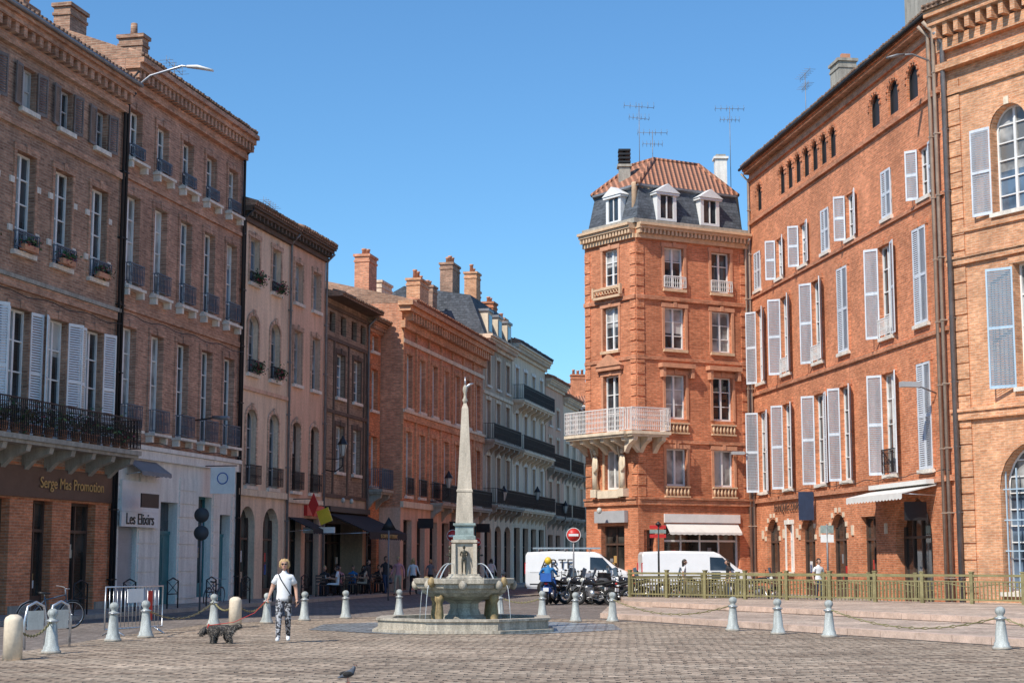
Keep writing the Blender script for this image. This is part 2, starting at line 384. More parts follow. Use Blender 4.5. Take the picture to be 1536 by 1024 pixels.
    def wall(s,zones,D=None,x0=0,zb=0):
        L,H=s.L,s.H; D=D or s.D; W=s.p('walls')
        xs=sorted({x0,L}|{round(o[0],4) for o in s.ops}|{round(o[1],4) for o in s.ops}); zs=sorted({zb,H}|{z for z,_ in zones if z<H}|{round(o[2],4) for o in s.ops}|{round(o[3],4) for o in s.ops})
        def zm(z):
            for zt,m in zones:
                if z<zt: return m
            return zones[-1][1]
        for j in range(len(zs)-1):
            zc=(zs[j]+zs[j+1])/2; run=None
            for i in range(len(xs)-1):
                xc=(xs[i]+xs[i+1])/2
                inside=any(o[0]<xc<o[1] and o[2]<zc<o[3] for o in s.ops)
                if inside:
                    if run is not None: W.quad((run,0,zs[j]),(xs[i],0,zs[j]),(xs[i],0,zs[j+1]),(run,0,zs[j+1]),zm(zc)); run=None
                elif run is None: run=xs[i]
            if run is not None: W.quad((run,0,zs[j]),(xs[-1],0,zs[j]),(xs[-1],0,zs[j+1]),(run,0,zs[j+1]),zm(zc))
        for (a,b,c,d,ar,rec) in s.ops:
            m=zm((c+d)/2); t=d-ar
            W.quad((a,0,c),(a,rec,c),(a,rec,t),(a,0,t),m); W.quad((b,0,c),(b,0,t),(b,rec,t),(b,rec,c),m); W.quad((a,0,c),(b,0,c),(b,rec,c),(a,rec,c),m)
            if not ar: W.quad((a,0,d),(a,rec,d),(b,rec,d),(b,0,d),m)
            else:
                n=12; x=(a+b)/2; hw=(b-a)/2
                for i in range(n):
                    q1,q2=pi-pi*i/n,pi-pi*(i+1)/n
                    p1=(x+hw*math.cos(q1),t+ar*math.sin(q1)); p2=(x+hw*math.cos(q2),t+ar*math.sin(q2))
                    W.quad((p1[0],0,p1[1]),(p2[0],0,p2[1]),(p2[0],0,d),(p1[0],0,d),m)
                    W.quad((p1[0],0,p1[1]),(p1[0],rec,p1[1]),(p2[0],rec,p2[1]),(p2[0],0,p2[1]),m)
        zz=[zb]+[z for z,_ in zones if z<H]+[H]
        for j in range(len(zz)-1):
            a,b=zz[j],zz[j+1]; m=zm((a+b)/2)
            W.quad((x0,D,a),(x0,0,a),(x0,0,b),(x0,D,b),m); W.quad((L,0,a),(L,D,a),(L,D,b),(L,0,b),m); W.quad((L,D,a),(x0,D,a),(x0,D,b),(L,D,b),m)
    def band(s,z0,z1,p,mat,x0=0,x1=None,part='string_courses'):
        s.p(part).box(x0,s.L if x1 is None else x1,-p,.02,z0,z1,mat)
    def cornice(s,z0,z1,p,mat,dent=.35,dw=.16,x0=0,x1=None,ends=0):
        x1=s.L if x1 is None else x1; C=s.p('cornice'); h=z1-z0
        C.box(x0-ends*.3,x1+ends*.3,-p*.3,.02,z0,z0+h*.3,mat); C.box(x0-ends*.8,x1+ends*.8,-p*.8,.02,z0+h*.62,z0+h*.82,mat); C.box(x0-ends,x1+ends,-p,.02,z0+h*.822,z1,mat)
        if dent:
            n=int((x1-x0)/dent)
            for i in range(n):
                xx=x0+(i+.5)*(x1-x0)/n; C.box(xx-dw/2,xx+dw/2,-p*.7,.02,z0+h*.302,z0+h*.618,mat)
    def roof(s,z=None,over=.55,rise=1.9,mat='tiles_old',D=None,gmat='brick_brown'):
        z=z or s.H; D=D or s.D; L=s.L; T=s.p('roof'); y1=D/2
        zo=z-.02
        T.quad((0,-over,zo+.12),(L,-over,zo+.12),(L,y1,z+rise),(0,y1,z+rise),mat)
        T.quad((0,y1,z+rise),(L,y1,z+rise),(L,D+.3,z+.12),(0,D+.3,z+.12),mat)
        T.quad((0,-over,zo),(0,D,zo),(L,D,zo),(L,-over,zo),'timber')
        T.quad((0,-over,zo),(L,-over,zo),(L,-over,zo+.12),(0,-over,zo+.12),mat)
        for x in (0,L): T.add([(x,-over,zo),(x,-over,zo+.12),(x,y1,z+rise),(x,D+.3,z+.12),(x,D+.3,zo)],[(0,1,2,3,4)],gmat)
        n=int(L/.24)
        for i in range(n):
            xx=(i+.5)*L/n; j=R.uniform(-.03,.03); T.tube([(xx,-over-.06+j,zo+.13),(xx,-over+.5,zo+.13+.5*(rise)/(y1+over))],.075,6,mat)
    def gutter(s,z,p,mat='zinc'): s.p('gutter').tube([(0,-p,z),(s.L,-p,z)],.07,6,mat)
    def pipe(s,x,z0,z1,mat='zinc',p=.1,r=.055):
        g=s.p('downpipe'); g.tube([(x,-p-.35,z1+.25),(x,-p,z1-.1),(x,-p,z0)],r,7,mat)
        z=z0+1
        while z<z1-1: g.box(x-.08,x+.08,-p-.07,0,z,z+.04,mat); z+=2.2
    def cable(s,z,x0=0,x1=None):
        x1=s.L if x1 is None else x1; n=int((x1-x0)/.5); s.p('cable').tube([(x0+(x1-x0)*i/n,-.16,z+.05*math.sin(i*1.3)) for i in range(n+1)],.014,4,'black')
    def chimney(s,x,y,z0,z1,w,d,mat='brick_brown',pots=2,pm='terracotta',cap=True):
        C=s.p('chimneys'); C.box(x-w/2,x+w/2,y-d/2,y+d/2,z0,z1,mat)
        if cap: C.box(x-w/2-.07,x+w/2+.07,y-d/2-.07,y+d/2+.07,z1,z1+.13,mat); C.box(x-w/2-.04,x+w/2+.04,y-d/2-.04,y+d/2+.04,z1-.3,z1-.2,mat)
        for i in range(pots):
            xx=x+(i-(pots-1)/2)*w/max(pots,1)*.95; hh=R.uniform(.35,.6); C.lathe([(.13,z1+.13),(.11,z1+hh),(.14,z1+hh+.02),(.14,z1+hh+.1),(.09,z1+hh+.1)],8,pm,(xx,y,0))
    def antenna(s,x,y,z,h=2.2):
        A=s.p('antenna'); A.tube([(x,y,z),(x,y,z+h)],.018,5,'zinc')
        tl=R.uniform(-.15,.15)
        for k,(zz,l) in enumerate(((z+h-.1,.75),(z+h-.7,.5))):
            A.tube([(x-l,y,zz),(x+l,y,zz+tl)],.012,4,'zinc')
            for i in range(6):
                xx=x-l+2*l*i/5; A.tube([(xx,y-.28,zz+tl*i/6),(xx,y+.28,zz+tl*i/6)],.008,4,'zinc'); A.tube([(xx,y,zz-.16),(xx,y,zz+.18)],.008,4,'zinc')
    def shop(s,x0,x1,z0,z1,arch=0,fr='black',rec=.35,door=False,gl='glass_shop'):
        s.hole(x0,x1,z0,z1,arch,rec); W=s.p('shopfronts'); y=rec-.01; t=.08; yf=y-.08
        W.quad((x0,y,z0),(x1,y,z0),(x1,y,z1),(x0,y,z1),gl)
        W.box(x0,x0+t,yf,y-.002,z0,z1,fr); W.box(x1-t,x1,yf,y-.002,z0,z1,fr); W.box(x0+t,x1-t,yf,y-.002,z0,z0+(.2 if door else .5),fr)
        zt=z0+min(2.4,(z1-z0)*.72); W.box(x0+t,x1-t,yf,y-.002,zt,zt+.09,fr); W.box(x0+t,x1-t,yf,y-.002,z1-t,z1,fr)
        n=max(1,int((x1-x0)/1.1))
        for i in range(1,n+1):
            xx=x0+(x1-x0)*i/(n+1); W.box(xx-.035,xx+.035,yf+.01,y-.004,z0+.2,z1-t,fr)
        if x1-x0>.9:   # display / posters in the window
            for i in range(3):
                xa=R.uniform(x0+.12,x1-.45); za=R.uniform(z0+.6,z0+1.6); W.box(xa,xa+R.uniform(.18,.32),y-.02,y-.003,za,za+R.uniform(.2,.45),R.choice(['white_paint','cloth_beige','red','gold','blue','cloth_grey','stone_cream']))
    def door(s,x0,x1,z0,z1,mat,rec=.35,arch=0,light=True):
        s.hole(x0,x1,z0,z1,arch,rec); W=s.p('doors'); y=rec-.01; zt=z0+min(2.5,(z1-z0)*.75)
        W.quad((x0,y,z0),(x1,y,z0),(x1,y,z1),(x0,y,z1),'glass')
        W.box(x0,x1,y-.06,y-.004,z0,zt,mat); W.box(x0,x1,y-.09,y-.004,zt+.002,zt+.12,mat); xm=(x0+x1)/2
        for a,b in ((x0+.08,xm-.05),(xm+.05,x1-.08)):
            for c,d in ((z0+.15,z0+.8),(z0+.9,zt-.1)): W.box(a+.03,b-.03,y-.085,y-.062,c,d,mat)
        W.box(xm-.02,xm+.02,y-.08,y-.06,z0,zt,mat)
        if not light: W.box(x0,x1,y-.05,y-.005,zt+.122,z1,mat)
    def roller(s,x0,x1,z0,z1,mat='roller_grey',rec=.18):
        s.hole(x0,x1,z0,z1,0,rec); W=s.p('roller_shutter'); z=z0; W.quad((x0,rec-.004,z0),(x1,rec-.004,z0),(x1,rec-.004,z1),(x0,rec-.004,z1),mat)
        while z<z1-.1: W.box(x0,x1,rec-.035,rec-.006,z+.01,z+.09,mat); z+=.1
    def awning(s,x0,x1,z0,z1,p,mat,val=.22,part='awning'):
        A=s.p(part); A.add([(x0,-.02,z1),(x1,-.02,z1),(x1,-p,z0),(x0,-p,z0),(x0,-.02,z1-.04),(x1,-.02,z1-.04),(x1,-p,z0-.04),(x0,-p,z0-.04)],
              [(0,3,2,1),(4,5,6,7),(0,4,7,3),(1,2,6,5)],mat)
        n=int((x1-x0)/.3)
        for i in range(n):
            a=x0+(x1-x0)*i/n; b=x0+(x1-x0)*(i+1)/n
            A.add([(a,-p,z0),(b,-p,z0),(b,-p-.01,z0-val*.8),((a+b)/2,-p-.02,z0-val),(a,-p-.01,z0-val*.8)],[(0,4,3,2,1)],mat)
        for xx in (x0+.05,x1-.05): A.tube([(xx,-.05,z0-.1),(xx,-p+.03,z0-.03)],.018,5,'steel')
    def done(s):
        for k,m in s.parts.items(): m.build(k,s.e)
def leaves(mb,c,r,n,size,mats=('leaf',),seed=1):
    q=random.Random(seed)
    for i in range(n):
        p=Vector((q.gauss(0,.45)*r[0],q.gauss(0,.45)*r[1],q.gauss(0,.45)*r[2]))+Vector(c)
        a=Vector((q.uniform(-1,1),q.uniform(-1,1),q.uniform(-1,1))).normalized()*size*q.uniform(.6,1.3); b=a.orthogonal().normalized()*size*.5
        mb.add([p-a,p+b,p+a,p-b],[(0,1,2,3)],q.choice(mats))
AL=math.atan2(1,.22)   # left-hand row direction
# ---------------------------------------------------------------- left 1
b=Bld('brick_townhouse',-16.05,37,AL,15.15,17.1)
xsw=[2.1,4.4,6.7,9.0,11.25,13.6]
for i,x in enumerate(xsw):
    b.win(x,1.15,5.2,8.75,trans=3,shut='shutter_white',sa=(.1,.6),sw=.6,sur='brick_trim',sill=None,gl='glass')
    b.win(x,1.1,10.4,13.3,trans=3,sur='brick_trim',rail='iron_blue',railh=.55,railp=.2)
    b.win(x,.85,14.6,15.85,trans=1,fr='frame_grey',shut='shutter_brown',sw=.45,sa=(.05,.3))
    for zz in (10.9,12.3): 
        for sx in (-.78,.74): b.p('stone_blocks').box(x+sx-.1,x+sx+.12,-.052,.02,zz,zz+.18,'stone_sill')
    P=b.p('window_plants'); leaves(P,(x,-.24,10.66),(.6,.14,.2),110,.08,('leaf','leaf','leaf_dry','flower'),i)
    P.box(x-.4,x+.4,-.32,-.14,10.42,10.58,'terracotta')
b.shop(7.3,8.9,.1,3.35,fr='frame_brown',door=True); b.shop(10.2,11.35,.1,3.35,fr='frame_brown'); b.shop(12.5,14.1,.1,3.35,fr='frame_brown',door=True)
b.shop(3.6,5.9,.1,3.35,fr='frame_brown'); b.shop(.6,2.6,.1,3.35,fr='frame_brown')
b.wall([(4.4,'brick_orange'),(99,'brick_brown')])
b.band(3.42,4.3,.1,'frame_brown',6.9,15.1,'shop_sign'); b.band(0,.35,.06,'stone_grey',9.0,10.1); b.band(0,.35,.06,'stone_grey',11.45,12.4); b.band(0,.35,.06,'stone_grey',14.2,15.1)
text(b.e,'Serge Mas Promotion',12.35,-.13,3.86,.46,'gold')
b.balcony(0.2,15.05,5.05,1.05,'stone_grey','iron',rings=True,nb=12)
P=b.p('balcony_plants')
for i in range(17):
    x=3.5+i*.68+R.uniform(-.14,.14); y=-.8; P.lathe([(.1,5.05),(.15,5.35),(.16,5.37)],8,'terracotta',(x,y,0)); leaves(P,(x,y,5.35+.22),(R.uniform(.2,.38),.25,R.uniform(.2,.65)),100,.075,('leaf','leaf','leaf_dry','flower') if i%4==0 else ('leaf','leaf_dry'),50+i)
b.band(9.3,9.55,.09,'brick_trim'); b.band(9.56,9.68,.14,'stone_grey'); b.band(13.95,14.15,.1,'brick_trim')
b.cornice(16.2,17.1,.55,'brick_trim',.45,.2); b.cable(9.15)
b.roof(rise=2.3); b.gutter(17.1,.62); b.pipe(15.05,0,16.6,'iron')
b.chimney(9.6,2.2,17.2,20.3,1.2,.7); b.chimney(14,3.2,17.6,19.6,1.0,.6)
b.done()
# ---------------------------------------------------------------- left 2
b=Bld('brick_townhouse',-12.79,51.8,AL,10.45,18.1)
for i in range(5):
    x=.85+2.13*i
    b.win(x,.98,5.85,9.2,trans=3,sill=None,rail='iron_blue',railh=.8,railp=.3,sur='brick_rose')
    b.win(x,.98,10.6,13.6,trans=3,rail='iron_blue',railh=.7,railp=.22,sur='brick_rose')
    b.win(x,.92,14.85,16.5,trans=2,rail='iron_blue',railh=.45,railp=.15,sur='brick_rose')
    for zz,kk in ((5.75,1),(10.42,1),(14.68,1)):
        for sx in (-.62,.48): b.p('sill_brackets').box(x+sx,x+sx+.14,-.24,.02,zz-.22,zz,'stone_sill')
        b.p('sill_brackets').box(x-.68,x+.68,-.36 if zz<6 else -.28,.02,zz+.002,zz+.09,'stone_sill')
b.roller(.55,1.9,.1,3.1); b.door(3.7,5.1,0,3.6,'teal'); b.shop(6.9,8.1,.3,3.9,fr='teal'); b.door(8.9,9.9,0,3.3,'teal')
b.wall([(5.25,'stone_white'),(99,'brick_rose')])
for x0,x1 in ((.05,.5),(2.0,3.5),(5.2,6.7),(8.2,8.8),(10,10.42)):
    z=.3
    while z<4.4: b.p('quoins').box(x0,x1,-.035,.01,z,z+.42,'stone_white'); z+=.47
b.band(3.2,4.2,.12,'white_paint',.5,3.3,'shop_sign')
b.p('shop_sign').box(.35,3.1,-.2,-.13,2.7,3.19,'white_paint'); text(b.e,'Les Elixirs',1.7,-.215,2.94,.52,'black')
b.p('small_sign').box(.3,1.6,-.9,-.86,3.3,3.75,'black')
b.awning(.9,3.2,4.5,4.9,.6,'cloth_grey',.15)
b.band(4.95,5.25,.14,'stone_white'); b.band(5.26,5.4,.2,'stone_white')
b.band(9.75,9.95,.08,'brick_trim'); b.band(14.1,14.25,.08,'brick_trim')
b.cornice(17.15,18.1,.65,'brick_trim',.33,.16); b.cable(9.55); b.cable(5.5)
b.roof(rise=2.2); b.pipe(.12,0,17.4,'iron'); b.pipe(10.35,0,17.4,'iron')
b.chimney(3.4,1.4,18.2,19.9,.5,.9,pots=0); b.p('chimneys').lathe([(.14,20),(.12,20.5)],8,'brick_brown',(3.4,1.4,0)); b.chimney(1,2.6,18.3,20.2,1.2,.6,pots=0); b.antenna(8.6,2.2,18.5,2.2)
b.p('hanging_sign').box(7.1,7.14,-1.3,-.35,4.0,4.95,'white_paint'); b.p('hanging_sign').tube([(7.12,0,5.0),(7.12,-1.35,5.0)],.02,5,'iron'); b.p('hanging_sign').torus((7.09,-.82,4.55),.2,.02,'blue','x',14,4)
b.done()
# facade street lamp on long arm
m=MB(); m.tube([(0,0,0),(.0,-.1,.25),(0,-.8,.75),(0,-1.9,1.0),(0,-2.3,.95)],.04,7,'steel'); m.tube([(0,-2.1,.97),(0,-2.5,.92),(0,-3.0,.78)],[(.09,.05),(.16,.07),(.1,.04)],8,'white_paint'); m.box(-.1,.1,-.04,.02,-.3,.1,'steel')
m.build('street_lamp',None,(-12.75,52.0,16.75),AL)
# ---------------------------------------------------------------- left 3a
b=Bld('stucco_townhouse',-10.55,62,AL,5.43,15.4)
for j,(x) in enumerate((1.35,3.8)):
    b.win(x,1.05,4.5,7.5,arch=.4,trans=3,fr='frame_grey',gl='glass',rail='iron',railh=.8,railp=.25,sur='brick_pale')
    b.win(x,1.05,8.9,11.2,arch=.4,trans=2,fr='frame_grey',gl='glass',rail='iron',railh=.5,railp=.2,sur='brick_pale')
    b.win(x,1.0,12.5,14.3,trans=2,fr='frame_grey',rail='iron',railh=.4,sur='brick_pale')
    for k,z in enumerate((9.15,12.7)): leaves(b.p('window_plants'),(x,-.3,z),(.6,.2,.3),170,.07,('leaf','leaf','leaf','flower'),70+j*3+k)
b.shop(.45,2.0,0,3.7,arch=.75,fr='frame_brown',door=True); b.shop(2.9,4.6,0,3.7,arch=.8,fr='frame_brown')
b.wall([(99,'stucco_beige')]); b.band(4.1,4.35,.12,'stone_cream'); b.band(8.2,8.35,.08,'stucco_pink')
b.cornice(14.8,15.4,.5,'timber',.4,.12); b.roof(rise=1.9); b.pipe(.1,0,15,'iron'); b.pipe(5.35,0,15,'zinc'); b.antenna(4.8,2.5,15.6,2.0)
b.done()
# ---------------------------------------------------------------- left 3b
b=Bld('stucco_townhouse',-9.38,67.3,AL,4.6,15.5)
for x in (1.05,3.35):
    b.win(x,1.0,4.5,7.4,arch=.25,trans=3,fr='frame_brown',gl='glass',rail='iron',railh=.8,railp=.2,sur='brick_pale')
    b.win(x,1.0,9.0,11.3,trans=2,fr='frame_grey',sur='brick_pale'); b.win(x,1.0,12.5,14.2,trans=2,fr='frame_grey',gl='curtain',sur='brick_pale')
b.shop(.5,1.9,0,3.4,fr='black',door=True); b.shop(2.4,4.2,0,3.4,fr='black')
b.wall([(99,'stucco_pink')]); b.band(4.0,4.2,.1,'stone_cream'); b.band(3.5,3.95,.16,'red',2.2,4.4,'tobacco_fascia')
b.cornice(14.9,15.5,.5,'timber',.4,.12); b.roof(rise=1.9); b.pipe(4.5,0,15,'zinc')
b.awning(.3,2.2,2.9,3.4,1.1,'awning_black')
T=b.p('tobacco_sign'); T.M=Matrix.Translation((.6,-1.0,3.9))@Matrix.Rotation(rad(90),4,'Z')
T.add([(-.22,-.03,0),(0,-.03,.5),(.22,-.03,0),(0,-.03,-.5),(-.22,.03,0),(0,.03,.5),(.22,.03,0),(0,.03,-.5)],[(0,3,2,1),(4,5,6,7),(0,1,5,4),(1,2,6,5),(2,3,7,6),(3,0,4,7)],'red')
T.box(-.04,.04,-.035,-.031,-.25,.25,'white_paint')
T.M=Matrix.Translation((1.3,-1.25,3.45))@Matrix.Rotation(rad(90),4,'Z')@Matrix.Rotation(rad(20),4,'Y'); T.box(-.27,.27,-.03,.03,-.3,.3,'yellow'); T.box(-.18,.18,-.035,-.031,-.03,.12,'black'); T.M=None
T.tube([(.6,0,4.15),(.6,-1,4.15)],.02,5,'iron'); T.box(1.6,1.66,-1.6,-.2,2.75,3.0,'white_paint')
b.done()
# ---------------------------------------------------------------- left 4 (old timbered)
b=Bld('timber_framed_house',-8.39,71.8,AL,6.35,13.4)
for x in (2.2,4.7):
    b.win(x,1.15,5.6,7.7,trans=3,fr='white_paint',gl='curtain',sur='timber'); b.win(x,1.15,9.0,11.0,trans=3,fr='white_paint',sur='timber')
for x in (1.0,2.6,4.2,5.6): b.win(x,.8,11.9,12.8,trans=1,fr='frame_brown',gl='glass',sill=None)
b.shop(.4,5.9,.0,3.3,fr='black',rec=1.2,door=True)
b.wall([(4.4,'stucco_grey'),(99,'block_dark')])
for z in (4.4,8.2,11.5,12.95): b.band(z,z+.16,.07,'timber')
for x in (.1,1.2,3.3,5.7,6.1):
    b.p('timbers').box(x,x+.16,-.055,.01,4.56,8.2,'timber'); b.p('timbers').box(x,x+.16,-.055,.01,8.36,11.5,'timber')
b.roof(rise=1.8,over=.8); b.pipe(6.25,0,13,'zinc')
b.awning(.3,6.2,2.85,3.75,2.1,'awning_black',.35); b.p('awning').box(.3,6.2,-.28,-.0,3.76,4.0,'black')
text(b.e,'LE CAFE SAINT ETIENNE',3.2,-2.14,2.68,.24,'gold')
b.p('wall_lights').ell((2,-.3,4.3),(.1,.1,.12),'lamp_glass'); b.p('wall_lights').ell((3.2,-.3,4.3),(.1,.1,.12),'lamp_glass')
b.chimney(1.5,2.5,13.4,16.6,.9,.9,pots=2); b.chimney(4.6,2.6,13.4,15.6,1.3,.9,pots=0); b.antenna(.6,3,13.8,4.2)
b.done()
# ---------------------------------------------------------------- left 5
b=Bld('narrow_brick_house',-7.03,78,AL,2.2,13.2)
for z0,z1 in ((5.2,7.6),(8.9,10.9),(11.8,12.6)): b.win(1.1,1.0,z0,z1,trans=2,fr='frame_white',sur='brick_orange')
b.shop(.4,1.8,0,3.2); b.wall([(99,'brick_orange')]); b.balcony(.1,2.0,5.0,.8,'stone_grey','iron_blue',nb=2); b.roof(rise=1.6); b.cornice(12.7,13.2,.4,'brick_trim',.3,.14); b.done()
# ---------------------------------------------------------------- left 6 (big red brick)
b=Bld('brick_mansion',-5.5,80,AL,17.4,14.4,D=12)
for i in range(7):
    x=1.3+2.47*i
    b.win(x,1.05,4.8,8.0,trans=3,fr='frame_white',rail='iron',railh=.9,railp=.15,sur='brick_light')
    b.win(x,1.05,9.2,11.9,trans=3,fr='frame_white',sur='brick_light')
    b.shop(x-.75,x+.75,0,3.6,fr=R.choice(['black','frame_brown','teal']),door=i%2==0)
    b.p('pilasters').box(x-1.32,x-1.12,-.09,.01,4.6,13.2,'brick_light')
b.wall([(4.2,'stucco_pink'),(99,'brick_red')])
b.band(4.2,4.5,.15,'stone_cream'); b.band(8.55,8.9,.12,'brick_light'); b.band(8.91,9.05,.18,'stone_cream'); b.band(12.4,12.6,.12,'stone_cream')
b.cornice(13.1,14.4,.75,'brick_light',.5,.22,ends=.7); b.roof(rise=1.7,over=.75,mat='tiles'); b.balcony(5.5,17,4.6,.7,'stone_grey','iron',nb=6)
b.chimney(4.6,3.4,15,17.6,1.4,.8,'brick_red',2); b.chimney(12,2.6,15,17.5,1.9,.8,'brick_light',3); b.chimney(15.8,3,15,17.8,1.0,.8,'brick_brown',2); b.chimney(9,4,15,16.9,2.0,.9,'stucco_beige',0)
for x in (2.5,8.8,15): b.p('shop_signs').box(x,x+.05,-1.0,-.2,3.2,3.7,'black')
b.done()
# ---------------------------------------------------------------- left 7
b=Bld('stone_townhouse',-1.76,97,AL,8.2,15.2,D=11)
for i in range(3):
    x=1.4+2.7*i
    b.win(x,1.15,5.0,7.9,trans=3,gl='glass',sur='stone_cream'); b.win(x,1.15,8.9,11.3,trans=3,sur='stone_cream'); b.win(x,1.1,12.2,14.0,trans=2,sur='stone_cream'); b.shop(x-.9,x+.9,0,3.7,arch=.5,fr='black')
b.wall([(4.4,'stucco_beige'),(99,'stucco_grey')]); b.balcony(.2,8,4.9,.9,'stone_grey','iron',nb=6); b.balcony(.2,8,8.8,.7,'stone_grey','iron',nb=6)
b.band(11.6,11.8,.1,'stone_cream'); b.cornice(14.5,15.2,.6,'stucco_beige',.35,.18)
MS=b.p('mansard_roof'); MS.add([(0,-.1,15.2),(8.2,-.1,15.2),(8.2,.8,17.6),(0,.8,17.6),(8.2,5,18.3),(0,5,18.3),(8.2,11,15.2),(0,11,15.2)],[(0,1,2,3),(3,2,4,5),(5,4,6,7),(1,6,4,2),(0,3,5,7)],'slate')
for x in (1.4,4.1,6.8): MS.box(x-.6,x+.6,-.12,.9,15.3,16.7,'stone_cream'); MS.box(x-.4,x+.4,-.14,-.1,15.5,16.5,'glass'); MS.box(x-.7,x+.7,-.2,.9,16.7,16.85,'zinc')
b.chimney(1.2,2.4,17,19.6,1.8,.8,'brick_brown',3); b.chimney(5.4,2,17,19.8,1.1,.8,'brick_light',2); b.chimney(7.6,2.5,17,19,1.0,.8,'brick_red',2)
b.done()
# ---------------------------------------------------------------- left 8
b=Bld('stone_townhouse',0,105,AL,11.06,15.7,D=11)
for i in range(4):
    x=1.5+2.7*i
    b.win(x,1.1,5.0,7.8,trans=3,sur='stone_white'); b.win(x,1.1,8.8,11.2,trans=3,sur='stone_white'); b.win(x,1.1,12.1,14.2,trans=3,sur='stone_white'); b.shop(x-.9,x+.9,0,3.7,fr='black')
b.wall([(99,'stone_cream')]); b.balcony(.2,10.8,12.0,.8,'stone_cream','iron',nb=8); b.balcony(.2,10.8,8.7,.8,'stone_cream','iron',nb=8); b.balcony(.2,10.8,4.9,.8,'stone_cream','iron',nb=8); b.cornice(15,15.7,.6,'stone_cream',.35,.18); b.roof(rise=2.6,over=.6,mat='slate')
b.chimney(2,2,16,18.6,1.2,.8,'brick_orange',2); b.chimney(8,2.6,16,18.4,1.2,.8,'brick_light',2); b.done()
for (nm_,ox,oy,L,H,wm) in (('stucco_townhouse',2.43,115.85,6.9,14.6,'stucco_pink'),('stone_townhouse',3.9,122.6,6.0,13.9,'stone_cream'),('stucco_townhouse',5.2,128.5,9,13.2,'stucco_beige')):
    b=Bld(nm_,ox,oy,AL,L,H)
    for i in range(2 if L<8 else 3):
        x=1.6+2.9*i
        for z0,z1 in ((4.8,7.2),(8.3,10.4),(11.3,12.6)): b.win(x,1.1,z0,z1,trans=2,sur='stone_cream')
        b.shop(x-.9,x+.9,0,3.4)
    b.wall([(99,wm)]); b.balcony(.3,L-.3,4.7,.7,'stone_grey','iron',nb=4); b.balcony(.3,L-.3,8.2,.6,'stone_grey','iron',nb=4); b.cornice(H-.6,H,.5,'stone_cream',.4,.18); b.roof(rise=2.0,mat='tiles'); b.chimney(2.5,2.5,H,H+2.4,1.2,.8,'brick_orange',2); b.done()
b=Bld('stone_townhouse',3.0,139,0.1,16,14.8)
for i in range(6):
    x=1.6+2.6*i
    for z0,z1 in ((4.8,7.2),(8.3,10.6),(11.5,13.2)): b.win(x,1.2,z0,z1,trans=2,sur='stone_white')
    b.shop(x-.9,x+.9,0,3.4)
b.wall([(99,'stone_cream')]); b.balcony(.3,15,8.2,.7,'stone_cream','iron',nb=8); b.cornice(14.1,14.8,.6,'stone_white',.4,.18); b.roof(rise=2.5,mat='tiles'); b.chimney(3,2,15,17.6,1.2,.8,'brick_orange',3); b.done()
# ---------------------------------------------------------------- corner building
top=empty('corner_apartment_building',(5.83,75,0))
aA=math.atan2(-3.05,2.26); aB=math.atan2(3,5.67)
HA=17.4
b=Bld('chamfer_facade',3.57-5.83,3.05,aA,3.8,HA,parent=top)
xc=1.95
b.shop(1.1,2.8,0,3.2,fr='frame_brown',door=True); 
b.win(xc,1.05,4.9,6.75,trans=0,gl='curtain',sur='buff',sill='buff')
b.win(xc,1.15,7.6,10.3,trans=2,gl='glass',sur='terracotta',sill=None)
b.win(xc,1.15,11.5,13.6,trans=2,gl='glass',sur='terracotta',sill='buff'); b.win(xc,1.1,14.6,16.4,trans=2,gl='glass',sur='terracotta',sill='buff')
b.wall([(99,'brick_corner')],D=.5)
T=b.p('ornaments')
T.add([(xc-.95,-.06,10.75),(xc+.95,-.06,10.75),(xc,-.06,11.3),(xc-.95,-.28,10.75),(xc+.95,-.28,10.75),(xc,-.28,11.3)],[(3,4,5),(0,3,5,2),(4,1,2,5),(0,1,4,3)],'terracotta')
T.box(xc-.9,xc+.9,-.22,.0,10.55,10.75,'terracotta')
for sx in (-1.0,1.0):
    T.tube([(xc+sx,-.2,4.95),(xc+sx*1.02,-.22,5.5),(xc+sx*.98,-.22,6.1),(xc+sx,-.22,6.5)],[.16,.13,.17,.1],8,'stone_cream'); T.ell((xc+sx,-.24,6.68),(.11,.12,.15),'stone_cream'); T.box(xc+sx-.2,xc+sx+.2,-.36,0,4.55,4.93,'stone_cream'); T.tube([(xc+sx-.16,-.25,6.4),(xc+sx-.24,-.3,6.9),(xc+sx,-.3,7.05)],.05,6,'stone_cream'); T.tube([(xc+sx+.16,-.25,6.4),(xc+sx+.24,-.3,5.95),(xc+sx+.08,-.34,5.7)],.05,6,'stone_cream')
T.box(xc-.75,xc+.75,-.3,0,4.5,4.85,'stone_cream')
T.box(xc-1.0,xc+1.0,-.3,0,14.0,14.12,'buff')
for i in range(9): T.torus((xc-.84+.21*i,-.25,14.3),.09,.025,'buff','y',10,4)
T.box(xc-1.0,xc+1.0,-.3,-.2,14.42,14.52,'buff'); T.box(xc-1.06,xc-.94,-.32,-.18,14.1,14.6,'buff'); T.box(xc+.94,xc+1.06,-.32,-.18,14.1,14.6,'buff')
b.balcony(-.25,4.15,7.5,1.15,'stone_cream','white_paint',rings=True,nb=6,h=1.1,bmat='stone_cream')
b.p('lamp_globe').ell((xc,-.8,3.9),(.13,.13,.15),'lamp_glass')
b.p('shop_sign').box(.9,3.1,-.25,-.03,3.35,3.9,'roller_grey')
